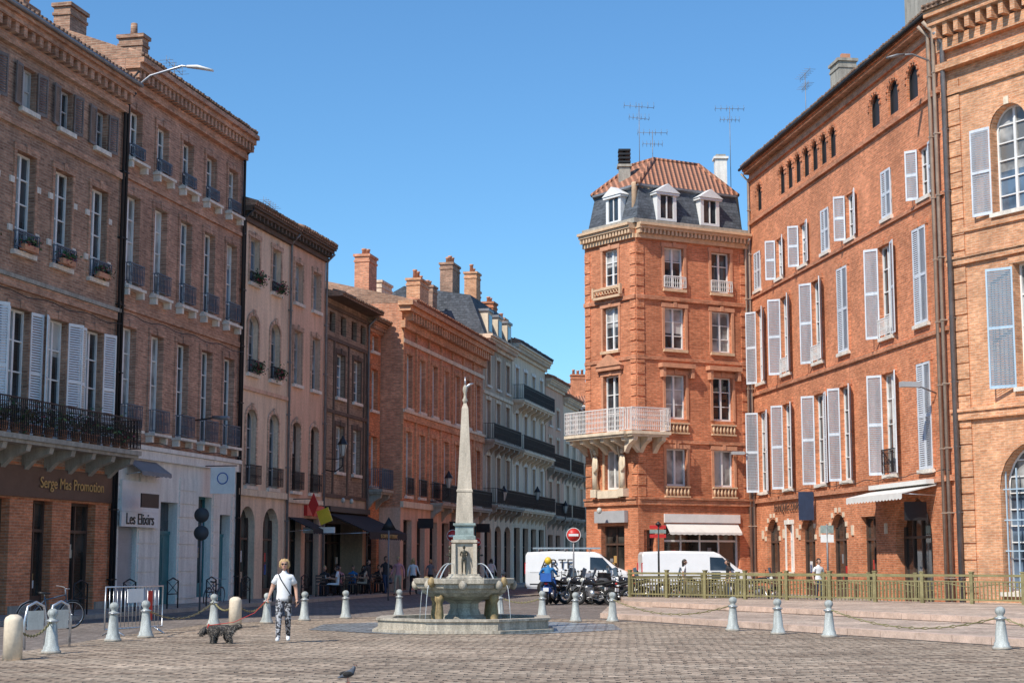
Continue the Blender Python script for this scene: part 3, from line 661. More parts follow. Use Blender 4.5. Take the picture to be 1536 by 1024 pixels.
def cc(b,L):
    for z0,z1,p in ((4.15,4.4,.12),(4.41,4.5,.18),(7.05,7.2,.08),(10.95,11.1,.06),(13.8,14.0,.1)): b.band(z0,z1,p,'brick_ctrim')
    b.cornice(16.7,17.4,.5,'buff',.22,.12)
    for x in (0.02,L-.42):
        z=4.55
        while z<16.4: b.p('quoins').box(x,x+.4,-.04,.01,z,z+.42,'brick_orange'); z+=.52
cc(b,3.8); b.done()
LB=6.42
b=Bld('square_facade',0,0,aB,LB,HA,parent=top)
b.balcony(-.9,1.25,7.497,.95,'stone_cream','white_paint',rings=True,nb=3,h=1.1,bmat='stone_cream')
for x in (2.15,4.85):
    b.win(x,1.15,5.05,6.8,trans=0,gl='curtain',sur='terracotta',sill=None); b.win(x,1.15,8.2,10.3,trans=2,gl='curtain' if x<3 else 'glass' ,sur='terracotta',sill=None); b.win(x,1.15,11.5,13.5,trans=2,gl='curtain' if x>3 else 'glass',sur='terracotta',sill='buff'); b.win(x,1.1,14.4,16.4,trans=2,gl='glass',sur='terracotta',sill='buff',rail='white_paint',railh=.6,railp=.12)
    T=b.p('balustrades')
    for z in (4.52,7.5):
        T.box(x-.7,x+.7,-.14,0,z,z+.07,'buff'); T.box(x-.7,x+.7,-.14,0,z+.46,z+.53,'buff')
        for i in range(7): T.tube([(x-.6+.2*i,-.08,z+.07),(x-.6+.2*i,-.08,z+.26),(x-.6+.2*i,-.08,z+.46)],[.03,.065,.03],6,'buff')
        T.box(x-.7,x+.7,-.02,0,z+.072,z+.458,'terracotta')
for z in (10.5,): 
    b.p('hood').box(1.2,3.1,-.35,0,z+.1,z+.3,'terracotta'); b.p('hood').box(3.9,5.8,-.35,0,z+.1,z+.3,'terracotta')
    for x in (1.3,2.9,4.0,5.6): b.p('hood').box(x,x+.16,-.28,0,z-.35,z+.098,'terracotta')
b.shop(1.4,5.7,.3,3.3,fr='white_paint',rec=.3); b.awning(1.5,5.6,2.9,3.3,.35,'awning_white',.12); b.shop(.3,.95,0,3.0,fr='frame_brown')
b.wall([(99,'brick_corner')],D=.5); cc(b,LB); b.p('fascia_sign').box(1.4,5.7,-.08,-.01,3.35,3.75,'white_paint'); b.pipe(LB-.12,0,16.9,'pipe_buff')
b.done()
# rest of shell + mansard
P=[(3.57,78.05),(5.83,75),(11.5,78),(13.5,90),(6.0,92)]
P=[(x-5.83,y-75) for x,y in P]
m=MB()
for i in (2,3,4):
    a,c=P[i],P[(i+1)%5]; m.quad((*a,0),(*c,0),(*c,HA),(*a,HA),'brick_corner')
m.build('rear_walls',top)
cx=sum(p[0] for p in P)/5; cy=sum(p[1] for p in P)/5
def inset(k,z): return [(cx+(x-cx)*k,cy+(y-cy)*k,z) for x,y in P]
def loft(m,a,c,mat):
    n=len(a)
    for i in range(n): m.quad(a[i],a[(i+1)%n],c[(i+1)%n],c[i],mat)
m=MB(); loft(m,inset(1.03,17.4),inset(1.03,17.62),'stone_grey'); loft(m,inset(1.03,17.62),inset(.96,17.66),'zinc'); loft(m,inset(.96,17.64),inset(.88,19.35),'slate'); loft(m,inset(.88,19.35),inset(.91,19.4),'zinc'); loft(m,inset(.91,19.4),inset(.91,19.5),'zinc'); loft(m,inset(.91,19.5),inset(.42,21.6),'tiles'); loft(m,inset(.42,21.6),inset(.001,21.8),'tiles')
m.build('mansard_roof',top)
m=MB(); I0=inset(.91,19.5); I1=inset(.42,21.6)
for a,c in zip(I0,I1): m.tube([a,c],.12,7,'tiles')
for i in range(5): m.tube([I1[i],I1[(i+1)%5]],.1,6,'tiles')
m.build('ridge_tiles',top)
def dormer(x,y,rz):
    m=MB(); m.box(-.55,-.36,-.1,1.2,0,1.25,'white_paint'); m.box(.36,.55,-.1,1.2,0,1.25,'white_paint'); m.box(-.36,.36,-.05,1.2,0,1.2,'glass'); m.box(-.36,.36,-.1,-.052,0,.12,'white_paint'); m.box(-.03,.03,-.09,-.052,.12,1.2,'white_paint')
    m.box(-.66,.66,-.2,1.2,1.252,1.36,'white_paint'); m.add([(-.7,-.24,1.362),(.7,-.24,1.362),(0,-.24,1.8),(-.7,1.4,1.362),(.7,1.4,1.362),(0,1.4,1.8)],[(0,1,2),(1,4,5,2),(0,2,5,3)],'white_paint')
    m.build('dormer',top,(x,y,17.72),rz)
for (a0,t_,rz) in (((0,0),1.9,aB),((0,0),4.4,aB)):
    dx,dy=math.cos(aB),math.sin(aB); dormer(dx*t_-dy*.25,dy*t_+dx*.25,aB)
dx,dy=math.cos(aA),math.sin(aA); dormer(-2.26+dx*1.9-dy*.35,3.05+dy*1.9+dx*.35,aA)
m=MB()
def chim(m,x,y,z0,z1,w,d,mat,pots=2,pm='terracotta'):
    m.box(x-w/2,x+w/2,y-d/2,y+d/2,z0,z1,mat); m.box(x-w/2-.08,x+w/2+.08,y-d/2-.08,y+d/2+.08,z1,z1+.12,mat)
    for i in range(pots):
        xx=x+(i-(pots-1)/2)*w/max(1,pots); m.lathe([(.13,z1+.12),(.11,z1+.5),(.14,z1+.55)],8,pm,(xx,y,0))
chim(m,-.25,3.4,19,20.9,.55,.55,'stone_grey',0); 
for i in range(4): m.box(-.55,.05,3.1,3.7,21.1+i*.2,21.2+i*.2,'black')
m.box(-.3,-.2,3.35,3.45,21.0,21.8,'black')
chim(m,5.0,7,20,22.2,.6,.6,'stone_white',0); m.box(4.75,5.25,6.75,7.25,22.35,22.45,'stone_grey'); m.box(4.8,5.2,6.8,7.2,22.31,22.36,'black')
for i in range(3): m.lathe([(.16,17.7),(.14,19.4),(.17,19.5),(.13,19.6)],9,'terracotta' if i%2 else 'buff',(.05+.32*i,.95+.16*i,0))
m.build('chimneys',top)
bb=Bld('aerials',0,0,0,1,1,parent=top); bb.antenna(.6,4.5,20.5,4.0); bb.antenna(1.4,6,20.5,3.0); bb.antenna(5.6,7.5,20.8,4.4); bb.done()
# ---------------------------------------------------------------- right 1
AR=math.atan2(-.9898,.1427)
b=Bld('brick_apartment_block',11.7,78,AR,23.3,20.7,D=14)
xw=[1.45,5.3,9.7,12.9,17.6,21.0]
SB='shutter_blue'
for i,x in enumerate(xw):
    b.win(x,1.2,4.8,8.6,trans=3,shut=SB,sw=.6,sa=(.55,1.15),sb=(.12,.5),closed=(i==5),sur='brick_orange',rail='iron' if i in(4,) else None,rec=.2,gl='glass')
    b.win(x,1.2,10.0,13.5,trans=3,shut=SB,sw=.6,sa=(.55,1.15),sb=(.12,.5),closed=(i in(3,5)),sur='brick_orange',rail='white_paint' if i in(1,2,4) else None,railh=.7,rec=.2,gl='glass')
for i,x in enumerate((1.2,4.6,8.0,11.0,14.0,18.0,21.6)):
    b.win(x,.95,14.5,16.35,trans=2,shut=SB,sw=.48,sa=(.5,1.1),sb=(.1,.4),closed=(i in(0,3,5)),sur=None,rec=.2,gl='glass')
for x in [1.6]+[5.2+1.15*k for k in range(7)]+[17.0,18.9,20.8]:
    b.win(x,.8 if x<17 else 1.0,18.3,19.6,arch=.4 if x<17 else .5,trans=0,mull=False,gl='black',fr='black',sill=None,sur=None,rec=.16)
    r_=.4 if x<17 else .5
    for k in range(9):
        a=pi*k/8; b.p('arch_bricks').box(x+(r_+.12)*math.cos(a)-.06,x+(r_+.12)*math.cos(a)+.06,-.05,.01,19.6-r_+(r_+.12)*math.sin(a)-.06,19.6-r_+(r_+.12)*math.sin(a)+.06,'brick_ctrim')
for x in (2.7,7.7,11.6): b.shop(x-.95,x+.95,0,3.5,arch=.9,fr='frame_brown',rec=.28)
b.shop(14.2,15.8,0,3.3,fr='frame_brown',rec=.3); b.shop(17.8,21.2,0,3.9,arch=1.5,fr='frame_brown',rec=.4,door=True)
b.win(5.2,.9,1.1,3.2,trans=2,sur='stone_white')
b.wall([(99,'brick_orange')])
for z0,z1,p in ((4.3,4.5,.12),(9.45,9.6,.09),(14.2,14.34,.08),(17.85,18.05,.12)): b.band(z0,z1,p,'brick_ctrim')
for x in (2.7,7.7,11.6):
    for k in range(8):
        a=pi-pi*k/7; b.p('voussoirs').box(x+1.08*math.cos(a)-.1,x+1.08*math.cos(a)+.1,-.04,.01,2.6+1.08*math.sin(a)-.1,2.6+1.08*math.sin(a)+.1,'stone_cream')
for x in (1.2,4.4,6.3,9.4,13.3,16.9): b.p('wall_blocks').box(x-.12,x+.12,-.05,.01,2.6,3.0,'stone_cream')
b.cornice(20.0,20.7,.35,'brick_ctrim',0,0); b.roof(rise=2.2,over=.42,mat='tiles_old'); b.gutter(20.66,.5,'iron')
b.chimney(8.2,2.0,21,23.6,1.2,.8,'stone_grey',0); b.chimney(17.2,2.0,21,24.1,1.3,.9,'stone_grey',0)
for x in (7.9,8.5): b.p('chimneys').box(x-.1,x+.1,1.8,2.2,23.7,24.0,'terracotta')
b.p('chimneys').box(16.6,17.8,1.6,2.4,24.35,24.45,'stone_grey')
b.antenna(1.5,2.5,21.3,4); b.pipe(.15,0,20.2,'pipe_buff'); b.pipe(22.6,0,20.2,'pipe_buff',.12,.07); b.pipe(23.1,0,20.2,'pipe_buff',.15,.07); b.cable(4.65)
b.awning(16.2,21.8,3.95,4.25,1.3,'awning_white',.25); b.p('awning').box(16.2,21.8,-.4,-.02,4.26,4.42,'awning_white')
b.p('bank_sign').box(8.95,9.02,-.8,-.15,3.3,4.5,'cloth_navy'); 
S=b.p('bank_sign'); vs=[]
for k in range(10):
    a=pi/2+k*pi/5; r=.24 if k%2==0 else .1; vs.append((8.94,-.475+r*math.cos(a),4.15+r*math.sin(a)))
S.add(vs,[tuple(range(10))],'blue'); S.box(8.94,8.949,-.75,-.2,3.45,3.52,'white_paint'); S.box(8.94,8.949,-.75,-.2,3.6,3.67,'white_paint')
S=b.p('round_shop_sign'); S.box(21.2,21.28,-1.0,-.2,3.0,3.65,'black'); S.torus((21.19,-.6,3.33),.23,.03,'gold','x',16,5)
text(b.e,'BANQUE COURTOIS',5.5,-.07,3.95,.5,'frame_brown')
S=b.p('wall_lamps'); S.tube([(.6,0,6.6),(.6,-.8,6.7)],.03,5,'zinc'); S.box(.45,.75,-1.3,-.7,6.6,6.75,'roller_grey'); S.tube([(22.0,0,7.4),(22.0,-.8,7.7)],.03,5,'zinc'); S.box(21.85,22.15,-1.3,-.6,7.6,7.78,'roller_grey')
b.done()
# ---------------------------------------------------------------- right 2
A2=math.atan2(-1,.6)
b=Bld('brick_mansion',15.05,54.85,A2,14,20.6,D=13)
for x in (2.9,7.0,11.2):
    b.win(x,1.55,13.1,16.7,arch=.72,trans=5,fr='white_paint',gl='glass_blue',sur='brick_light',key='stone_cream',rec=.35)
    b.leaf(x-.8,13.1,16.1,.8,-1,.12,'shutter_blue'); b.leaf(x+.8,13.1,16.1,.8,1,.12,'shutter_blue')
    b.win(x+.7,1.5,7.2,11.3,trans=3,fr='white_paint',sur='brick_light',rec=.35); b.leaf(x-.07,7.2,11.2,.92,-1,.35,'shutter_lblue'); b.leaf(x+1.47,7.2,11.2,.92,1,.35,'shutter_lblue')
    b.win(x+.5,2.9,.6,5.4,arch=1.45,trans=8,fr='white_paint',gl='glass_blue',sur='brick_light',rec=.4)
    for k in range(7): b.p('window_grilles').box(x-.85+k*.45-.02,x-.85+k*.45+.02,.1,.14,.6,4.6,'shutter_lblue')
    for z in (.9,1.9,2.9,3.9): b.p('window_grilles').box(x-.95,x+1.95,.09,.13,z,z+.04,'shutter_lblue')
b.wall([(99,'brick_light')])
for z0,z1,p in ((6.3,6.55,.14),(6.56,6.68,.2),(11.6,11.8,.12),(11.81,11.9,.18),(12.7,12.85,.08),(17.6,17.8,.1),(18.5,18.75,.3)): b.band(z0,z1,p,'brick_light')
for x in (.05,4.6,9): 
    z=0
    while z<18: b.p('pilaster').box(x,x+.75,-.06,.01,z,z+.5,'brick_light'); z+=.55
b.cornice(19.2,20.6,.8,'brick_light',.5,.2); b.roof(rise=2.4,over=.9,mat='tiles_old',gmat='brick_light'); b.pipe(.25,0,19.6,'zinc',.2,.09)
b.done()
m=MB(); m.tube([(0,0,0),(0,-.2,.3),(0,-.8,.5),(0,-1.2,.45)],.035,7,'zinc'); m.tube([(0,-1.1,.48),(0,-1.4,.42),(0,-1.75,.32)],[(.07,.04),(.13,.06),(.08,.04)],8,'zinc'); m.build('street_lamp',None,(15.0,55.6,18.9),AR)
# ---------------------------------------------------------------- ground
def sheet(name,pts,z,mat,thick=0,side=None,bevel=0):
    m=MB(); n=len(pts); top_=[(x,y,z) for x,y in pts]
    m.add(top_,[tuple(range(n))],mat)
    if thick:
        for i in range(n):
            a,c=pts[i],pts[(i+1)%n]; m.quad((*a,z-thick),(*c,z-thick),(*c,z),(*a,z),side or mat)
    return m.build(name,fixn=True)
g=MB(); g.quad((-400,-300,-.004),(400,-300,-.004),(400,700,-.004),(-400,700,-.004),'road'); g.build('ground')
plaza=[(-10,5),(-8.9,28),(-8.6,35),(-7.9,41.5),(-5.9,45.2),(-3.3,48.3),(-.3,47),(2.3,45.4),(5.2,39.7),(7.4,35.3),(9.4,31.2),(16,18),(20,5)]
sheet('plaza_paving',plaza,.004,'setts')
sheet('fountain_surround_paving',[(-1.1+4.0*math.cos(pi/8+k*pi/4),40.2+4.2*math.sin(pi/8+k*pi/4)) for k in range(8)],.012,'wet_setts')
def off(y,d): return (-24.19+.22*y+d*.976,y-d*.215)
sheet('pavement',[off(20,0),off(20,2.3),off(79,2.3),off(79,-.5)],.12,'slab',.13,'kerb_stone')
def off6(y,d): return (-23.1+.22*y+d*.976,y-d*.215)
sheet('pavement',[(-6.8,80.0),off6(79.0,2.0),off6(150,2.0),off6(150,-1)],.13,'slab',.14,'kerb_stone')
sheet('pavement',[(2.6,90),(2.7,77.6),(5.6,73.2),(11.9,76.2),(14.0,60),(16.3,60),(12,92)],.12,'slab',.13,'kerb_stone')
sheet('terrace_step',[(2.5,46.2),(9.8,30.8),(16.5,16),(40,16),(40,45),(17.5,50),(5.5,60.5),(3.8,60.5)],.14,'slab_pink',.15,'kerb_pink')
sheet('terrace_step',[(3.7,54.2),(4.5,52.3),(11.8,37.4),(22,16),(40,16),(40,44),(17.4,49.6),(5.2,60.2),(4.0,60.2)],.29,'slab_pink',.16,'kerb_pink')
# kerb edging stones along the steps
def edging(pts,z,name):
    m=MB()
    for a,c in zip(pts[:-1],pts[1:]):
        a=Vector((*a,z)); c=Vector((*c,z)); L=(c-a).length; n=int(L/1.1); d=(c-a).normalized(); nr=Vector((-d.y,d.x,0))
        for i in range(n):
            p=a+d*(L*i/n+.008); q=a+d*(L*(i+1)/n-.008); w=.32*nr*(-1 if nr.x<0 else 1)
            o=-.02*nr*(-1 if nr.x<0 else 1)
            vs=[p+o,q+o,q+w,p+w]; m.add([v+Vector((0,0,-.13)) for v in vs]+[v+Vector((0,0,.012)) for v in vs],[(4,5,6,7),(0,1,5,4),(1,2,6,5),(2,3,7,6),(3,0,4,7)],'kerb_pink')
    m.build(name,fixn=True)
edging([(2.5,46.2),(9.8,30.8),(16.5,16)],.14,'kerb'); edging([(4.5,52.3),(11.8,37.4),(22,16)],.29,'kerb')
# ---------------------------------------------------------------- railings of the ramp
def railing(p0,p1,z,name='ramp_railing',h=.9):
    L=(Vector(p1)-Vector(p0)).length; a=math.atan2(p1[1]-p0[1],p1[0]-p0[0]); m=MB()
    n=max(1,round(L/1.7))
    for i in range(n+1):
        x=L*i/n; m.box(x-.055,x+.055,-.055,.055,0,h+.05,'rail_bronze'); m.box(x-.07,x+.07,-.07,.07,h+.05,h+.09,'rail_bronze')
        if i<n:
            x2=L*(i+1)/n; m.box(x+.055,x2-.055,-.04,.04,h-.07,h,'rail_bronze'); m.box(x+.055,x2-.055,-.025,.025,.1,.15,'rail_bronze'); m.box(x+.055,x2-.055,-.02,.02,h-.24,h-.2,'rail_bronze')
            k=13
            for j in range(1,k): xx=x+(x2-x)*j/k; m.box(xx-.017,xx+.017,-.015,.015,.15,h-.24,'rail_bronze')
            m.tube([(x+.055,0,.5),((x+x2)/2,0,.62),(x2-.055,0,.5)],.015,4,'rail_bronze')
    m.build(name,None,(p0[0],p0[1],z),a)
railing((4.3,59.5),(15.4,49.2),.29); railing((15.4,49.2),(19,46),.29); railing((8.5,61.5),(18.5,54.5),.0,h=1.1); railing((4.3,59.5),(8.5,61.5),.1,h=.95)
# ---------------------------------------------------------------- bollards / posts / chains
def bollard(x,y,z=0):
    m=MB(); m.lathe([(.17,0),(.17,.05),(.145,.07),(.14,.12),(.12,.15),(.085,.5),(.08,.53),(.105,.55),(.105,.58),(.06,.6),(.055,.62),(.085,.66),(.095,.70),(.085,.745),(.05,.775),(.02,.785)],14,'bollard_paint')
    m.lathe([(.176,0),(.174,.045)],14,'stone_grey'); m.torus((0,0,.565),.108,.012,'steel','z',16,5)
    o=m.build('bollard',None,(x,y,z),R.random()*6); o.rotation_euler[0]=R.uniform(-.02,.02); o.rotation_euler[1]=R.uniform(-.02,.02)
for x,y in ((-8.14,29),(-8.1,33.3),(-7.77,34.8),(-7.5,41.2),(-6.38,42.6),(-5.63,44.4),(-4.67,46),(-3.29,47.6),(-.34,46),(.84,45.5),(1.69,43.5),(2.67,43.5),(5.13,38.1),(5.91,36.4),(6.79,35.1),(9.04,30.3)): bollard(x,y,.004)
def spost(x,y):
    m=MB(); m.lathe([(.16,0),(.155,.62),(.15,.66),(.13,.7),(.06,.74)],14,'stone_cream'); m.build('stone_post',None,(x,y,.004))
spost(-8.27,27.2); spost(-6.76,40)
def chain(a,c,sag=.25):
    m=MB(); n=26; pts=[]
    for i in range(n+1):
        t=i/n; p=Vector(a).lerp(Vector(c),t); p.z-=sag*4*t*(1-t); pts.append(p)
    for i in range(n):
        d=(pts[i+1]-pts[i]); mid=(pts[i]+pts[i+1])/2
        w=Vector((0,0,.022)) if i%2 else Vector((-d.y,d.x,0)).normalized()*.022
        m.tube([pts[i]-d*.15,mid+w,pts[i+1]+d*.15,mid-w,pts[i]-d*.15],.011,4,'rail_bronze',cap=False)
    m.build('chain')
chain((-8.27,27.2,.6),(-8.14,29,.6)); chain((-7.77,34.8,.6),(-7.5,41.2,.6),.3); chain((-6.76,40,.6),(-6.38,42.6,.6)); chain((-7.5,41.2,.6),(-6.76,40,.6),.2)
chain((2.67,43.5,.6),(5.13,38.1,.6),.3); chain((6.79,35.1,.6),(9.04,30.3,.6),.3); chain((-.34,46,.6),(.84,45.5,.6),.15); chain((9.04,30.3,.6),(10.8,26.8,.6),.3)
# ---------------------------------------------------------------- fountain
FX,FY=-1.12,38.4
top=empty('fountain',(FX,FY,.012))
o8=pi/8
m=MB(); S='stone_fountain'
m.lathe([(2.25,0),(2.25,.06),(2.12,.07),(2.12,.25),(2.17,.26),(2.17,.31),(1.78,.31),(1.76,.12),(.5,.12)],8,S,a0=o8,smooth=False)
m.build('lower_basin',top)
m=MB(); m.lathe([(1.77,.21),(.2,.212)],8,'water',a0=o8,smooth=False); m.lathe([(1.05,1.1),(.15,1.102)],16,'water'); m.build('water',top)
m=MB(); m.lathe([(.55,.12),(.55,.3),(.42,.36),(.36,.5),(.36,.62),(.46,.68),(.52,.7)],8,S,a0=o8,smooth=False); m.build('pedestal',top)
m=MB(); m.lathe([(.35,.68),(.62,.72),(.9,.79),(1.04,.88),(1.08,.95),(1.15,.97),(1.17,1.0),(1.17,1.06),(1.25,1.09),(1.27,1.19),(1.23,1.2),(1.1,1.2),(1.06,1.08),(.7,1.0),(.3,.98)],8,S,a0=o8,smooth=False)
for k in range(8):
    a=k*pi/4; m.ell((1.14*math.cos(a),1.14*math.sin(a),1.05),(.1,.1,.12),S,8,6)
m.build('upper_basin',top)
m=MB()
for k in range(4):
    a=k*pi/2+pi/4+.12; x,y=.9*math.cos(a),.9*math.sin(a); m.lathe([(.13,.12),(.13,.2),(.085,.24),(.105,.36),(.09,.5),(.075,.64),(.11,.7),(.11,.84)],10,'gilt',(x,y,0)); m.ell((1.18*math.cos(a),1.18*math.sin(a),1.12),(.09,.09,.12),'gilt',8,6)
m.build('corner_supports',top)
m=MB(); 
def sq(m,prof,mat,c=(0,0,0)): m.lathe([(r*math.sqrt(2),z) for r,z in prof],4,mat,c,a0=pi/4,smooth=False)
sq(m,[(.42,.98),(.42,1.22),(.36,1.26),(.36,1.3)],S); sq(m,[(.23,1.3),(.23,2.0),(.3,2.03),(.3,2.09),(.2,2.1)],'stone_obelisk')
for sx in(-1,1):
    for sy in(-1,1): sq(m,[(.05,1.3),(.045,2.0)],'stone_obelisk',(.25*sx,.25*sy,0))
m.build('shaft_pedestal',top)
m=MB(); sq(m,[(.26,2.1),(.26,2.18),(.215,2.2),(.215,2.4),(.26,2.43),(.26,2.48)],'stone_green'); m.build('cap_block',top)
m=MB(); sq(m,[(.205,2.48),(.175,3.2),(.19,3.22),(.19,3.26),(.168,3.28),(.078,5.2),(.02,5.36)],'stone_obelisk'); m.build('obelisk',top)
m=MB(); m.lathe([(.03,5.3),(.07,5.4),(.035,5.46),(.03,5.55),(.06,5.62),(.055,5.7),(.02,5.76)],8,S); m.tube([(-.02,0,5.66),(.12,0,5.78),(.2,0,5.8)],[.05,.03,.01],6,'steel'); m.tube([(0,0,5.7),(0,0,5.95)],.015,5,'steel'); m.build('finial',top)
m=MB()
for k in range(4):
    a=k*pi/2+pi/4+.12
    pts=[]
    for i in range(9):
        t=i/8; r=.36+.55*t; pts.append((r*math.cos(a),r*math.sin(a),1.5+.35*t-.72*t*t))
    m.tube(pts,[.007+.0015*i for i in range(9)],5,'water_jet')
    b0=(1.27*math.cos(a),1.27*math.sin(a)); m.tube([(b0[0]+.12*math.cos(a)*t,b0[1]+.12*math.sin(a)*t,1.05-.85*t*t) for t in (0,.3,.6,1,)],.009,5,'water_jet')
m.build('water_jets',top)
# ---------------------------------------------------------------- people
def skin_mesh(V,E,rd,sub=2):
    me=bpy.data.meshes.new('t'); me.from_pydata([tuple(v) for v in V],E,[]); o=bpy.data.objects.new('t',me); COL.objects.link(o)
    sk=o.modifiers.new('s','SKIN'); sk.use_smooth_shade=True
    for i,r in enumerate(rd):
        d=me.skin_vertices[0].data[i]; d.radius=r if isinstance(r,tuple) else (r,r); d.use_root=(i==0)
    ss=o.modifiers.new('u','SUBSURF'); ss.levels=sub; ss.render_levels=sub
    dg=bpy.context.evaluated_depsgraph_get(); dg.update(); ev=o.evaluated_get(dg); m2=ev.to_mesh()
    vs=[v.co.copy() for v in m2.vertices]; fs=[tuple(p.vertices) for p in m2.polygons]
    ev.to_mesh_clear(); bpy.data.objects.remove(o); bpy.data.meshes.remove(me)
    return vs,fs
def segd(p,a,c):
    ab=c-a; t=max(0,min(1,(p-a).dot(ab)/max(ab.length_squared,1e-9))); return (p-(a+ab*t)).length,t
def person(name,x,y,z,rz,H=1.68,pose='stand',shirt='cloth_white',pants='cloth_black',shoes='black',hair='hair_dark',sk='skin',sleeve=.55,longhair=False,glasses=False,helmet=None,extra=None,arms=None,mono=None,parent=None,loose=1.0):
    J={}
    V=Vector
    J['pel']=V((0,0,.93)); J['spi']=V((0,.01,1.1)); J['che']=V((0,0,1.27)); J['nec']=V((0,.01,1.42)); J['hb']=V((0,-.01,1.5))
    for s,k in ((-1,'R'),(1,'L')):
        J['sh'+k]=V((.165*s,0,1.36)); J['el'+k]=V((.225*s,.04,1.1)); J['wr'+k]=V((.235*s,-.05,.86))
        J['hi'+k]=V((.09*s,0,.88)); J['kn'+k]=V((.1*s,-.02,.49)); J['an'+k]=V((.1*s,.03,.09)); J['to'+k]=V((.115*s,-.13,.035))
    if pose=='walk':
        J['knR']=V((-.09,-.16,.5)); J['anR']=V((-.09,-.24,.1)); J['toR']=V((-.1,-.41,.07))
        J['knL']=V((.09,-.02,.48)); J['anL']=V((.08,.27,.14)); J['toL']=V((.09,.15,.035))
        J['elR']=V((-.25,.02,1.11)); J['wrR']=V((-.3,-.16,.93)); J['elL']=V((.24,.06,1.1)); J['wrL']=V((.27,-.04,.86))
    if pose=='sit':
        d=.43
        for k in ('pel','spi','che','nec','hb'): J[k].z-=d
        for s,k in ((-1,'R'),(1,'L')):
            J['sh'+k].z-=d; J['el'+k]=V((.24*s,-.05,.7)); J['wr'+k]=V((.15*s,-.3,.76)); J['hi'+k]=V((.1*s,0,.48)); J['kn'+k]=V((.12*s,-.42,.5)); J['an'+k]=V((.12*s,-.4,.09)); J['to'+k]=V((.13*s,-.55,.035))
    if pose=='ride':
        for k in ('pel','spi','che','nec','hb'): J[k].z-=.1
        J['che'].y=-.08; J['nec'].y=-.12; J['hb'].y=-.15
        for s,k in ((-1,'R'),(1,'L')):
            J['sh'+k]=V((.18*s,-.08,1.25)); J['el'+k]=V((.3*s,-.2,1.05)); J['wr'+k]=V((.3*s,-.45,1.05)); J['hi'+k]=V((.12*s,0,.8)); J['kn'+k]=V((.24*s,-.3,.62)); J['an'+k]=V((.22*s,-.12,.25)); J['to'+k]=V((.23*s,-.27,.2))
    if arms: 
        for k,v in arms.items(): J[k]=V(v)
    names=['pel','spi','che','nec','hb']; rd=[(.145,.105),(.115,.09),(.14,.1),.055,.05]
    for k in 'RL':
        names+=['sh'+k,'el'+k,'wr'+k,'hi'+k,'kn'+k,'an'+k,'to'+k]; rd+=[.058,.043,.028,.088,.06*loose,.042*loose,.036]
    idx={n:i for i,n in enumerate(names)}
    E=[('pel','spi'),('spi','che'),('che','nec'),('nec','hb')]
    for k in 'RL': E+=[('che','sh'+k),('sh'+k,'el'+k),('el'+k,'wr'+k),('pel','hi'+k),('hi'+k,'kn'+k),('kn'+k,'an'+k),('an'+k,'to'+k)]
    vs,fs=skin_mesh([J[n] for n in names],[(idx[a],idx[c]) for a,c in E],rd)
    mb=MB(); o=0
    segs=[('pel','spi','t'),('spi','che','t'),('che','nec','t'),('nec','hb','n')]
    for k in 'RL': segs+=[('che','sh'+k,'t'),('sh'+k,'el'+k,'ua'),('el'+k,'wr'+k,'fa'),('pel','hi'+k,'p'),('hi'+k,'kn'+k,'p'),('kn'+k,'an'+k,'p'),('an'+k,'to'+k,'f')]
    g={}
    for f in fs:
        c=sum((vs[i] for i in f),V())/len(f); best=None
        for a,c2,t in segs:
            d,tt=segd(c,J[a],J[c2]); 
            if t in 'tp': d-=.03
            if best is None or d<best[0]: best=(d,t,tt)
        t,tt=best[1],best[2]
        if t=='t': mt=shirt if c.z>J['pel'].z-.03 else pants
        elif t=='n': mt=sk
        elif t=='ua': mt=shirt if (sleeve>=1 or tt<sleeve) else sk
        elif t=='fa': mt=shirt if sleeve>1.5 else sk
        elif t=='p': mt=pants if c.z<J['pel'].z-.02 else shirt
        else: mt=shoes
        g.setdefault(mt,[]).append(f)
    for mt,ff in g.items():
        used=sorted({i for f in ff for i in f}); mp={i:j for j,i in enumerate(used)}; mb.add([vs[i] for i in used],[tuple(mp[i] for i in f) for f in ff],mt,True)
    # head
    hc=J['hb']+V((0,-.015,.095)); 
    n,mm=14,12; hv=[];hf=[]
    for i in range(mm+1):
        ph=-pi/2+pi*i/mm; ph=max(-pi/2+.03,min(pi/2-.03,ph))
        for j in range(n):
            th=2*pi*j/n; q=math.cos(ph); zz=math.sin(ph); w=.076*(1-.28*max(0,-zz)); dd=.095*(1-.12*max(0,-zz))
            hv.append(hc+V((w*q*math.cos(th),dd*q*math.sin(th)-(.012*max(0,-zz)),.118*zz)))
    for i in range(mm):
        for j in range(n): hf.append((i*n+j,i*n+(j+1)%n,(i+1)*n+(j+1)%n,(i+1)*n+j))
    mb.add(hv,hf,sk,True)
    mb.tube([hc+V((0,-.088,.015)),hc+V((0,-.112,-.025)),hc+V((0,-.09,-.035))],[.008,.015,.01],6,sk)
    mb.tube([hc+V((-.026,-.086,-.06)),hc+V((0,-.094,-.06)),hc+V((.026,-.086,-.06))],[.004,.008,.004],5,'cloth_pink' if not mono else mono)
    for s in (-1,1):
        mb.ell(hc+V((.077*s,.005,-.005)),(.012,.02,.032),sk,7,5); mb.ell(hc+V((.03*s,-.082,.015)),(.014,.01,.008),'frame_white',7,5); mb.ell(hc+V((.03*s,-.09,.015)),(.006,.005,.006),'black',6,4)
        mb.tube([hc+V((.016*s,-.09,.035)),hc+V((.048*s,-.078,.036))],.004,4,hair)
        if glasses: mb.ell(hc+V((.032*s,-.094,.015)),(.027,.009,.019),'black_gloss',10,6); mb.tube([hc+V((.05*s,-.085,.018)),hc+V((.08*s,0,.018))],.004,4,'black')
    if glasses: mb.tube([hc+V((-.02,-.1,.02)),hc+V((.02,-.1,.02))],.004,4,'black')
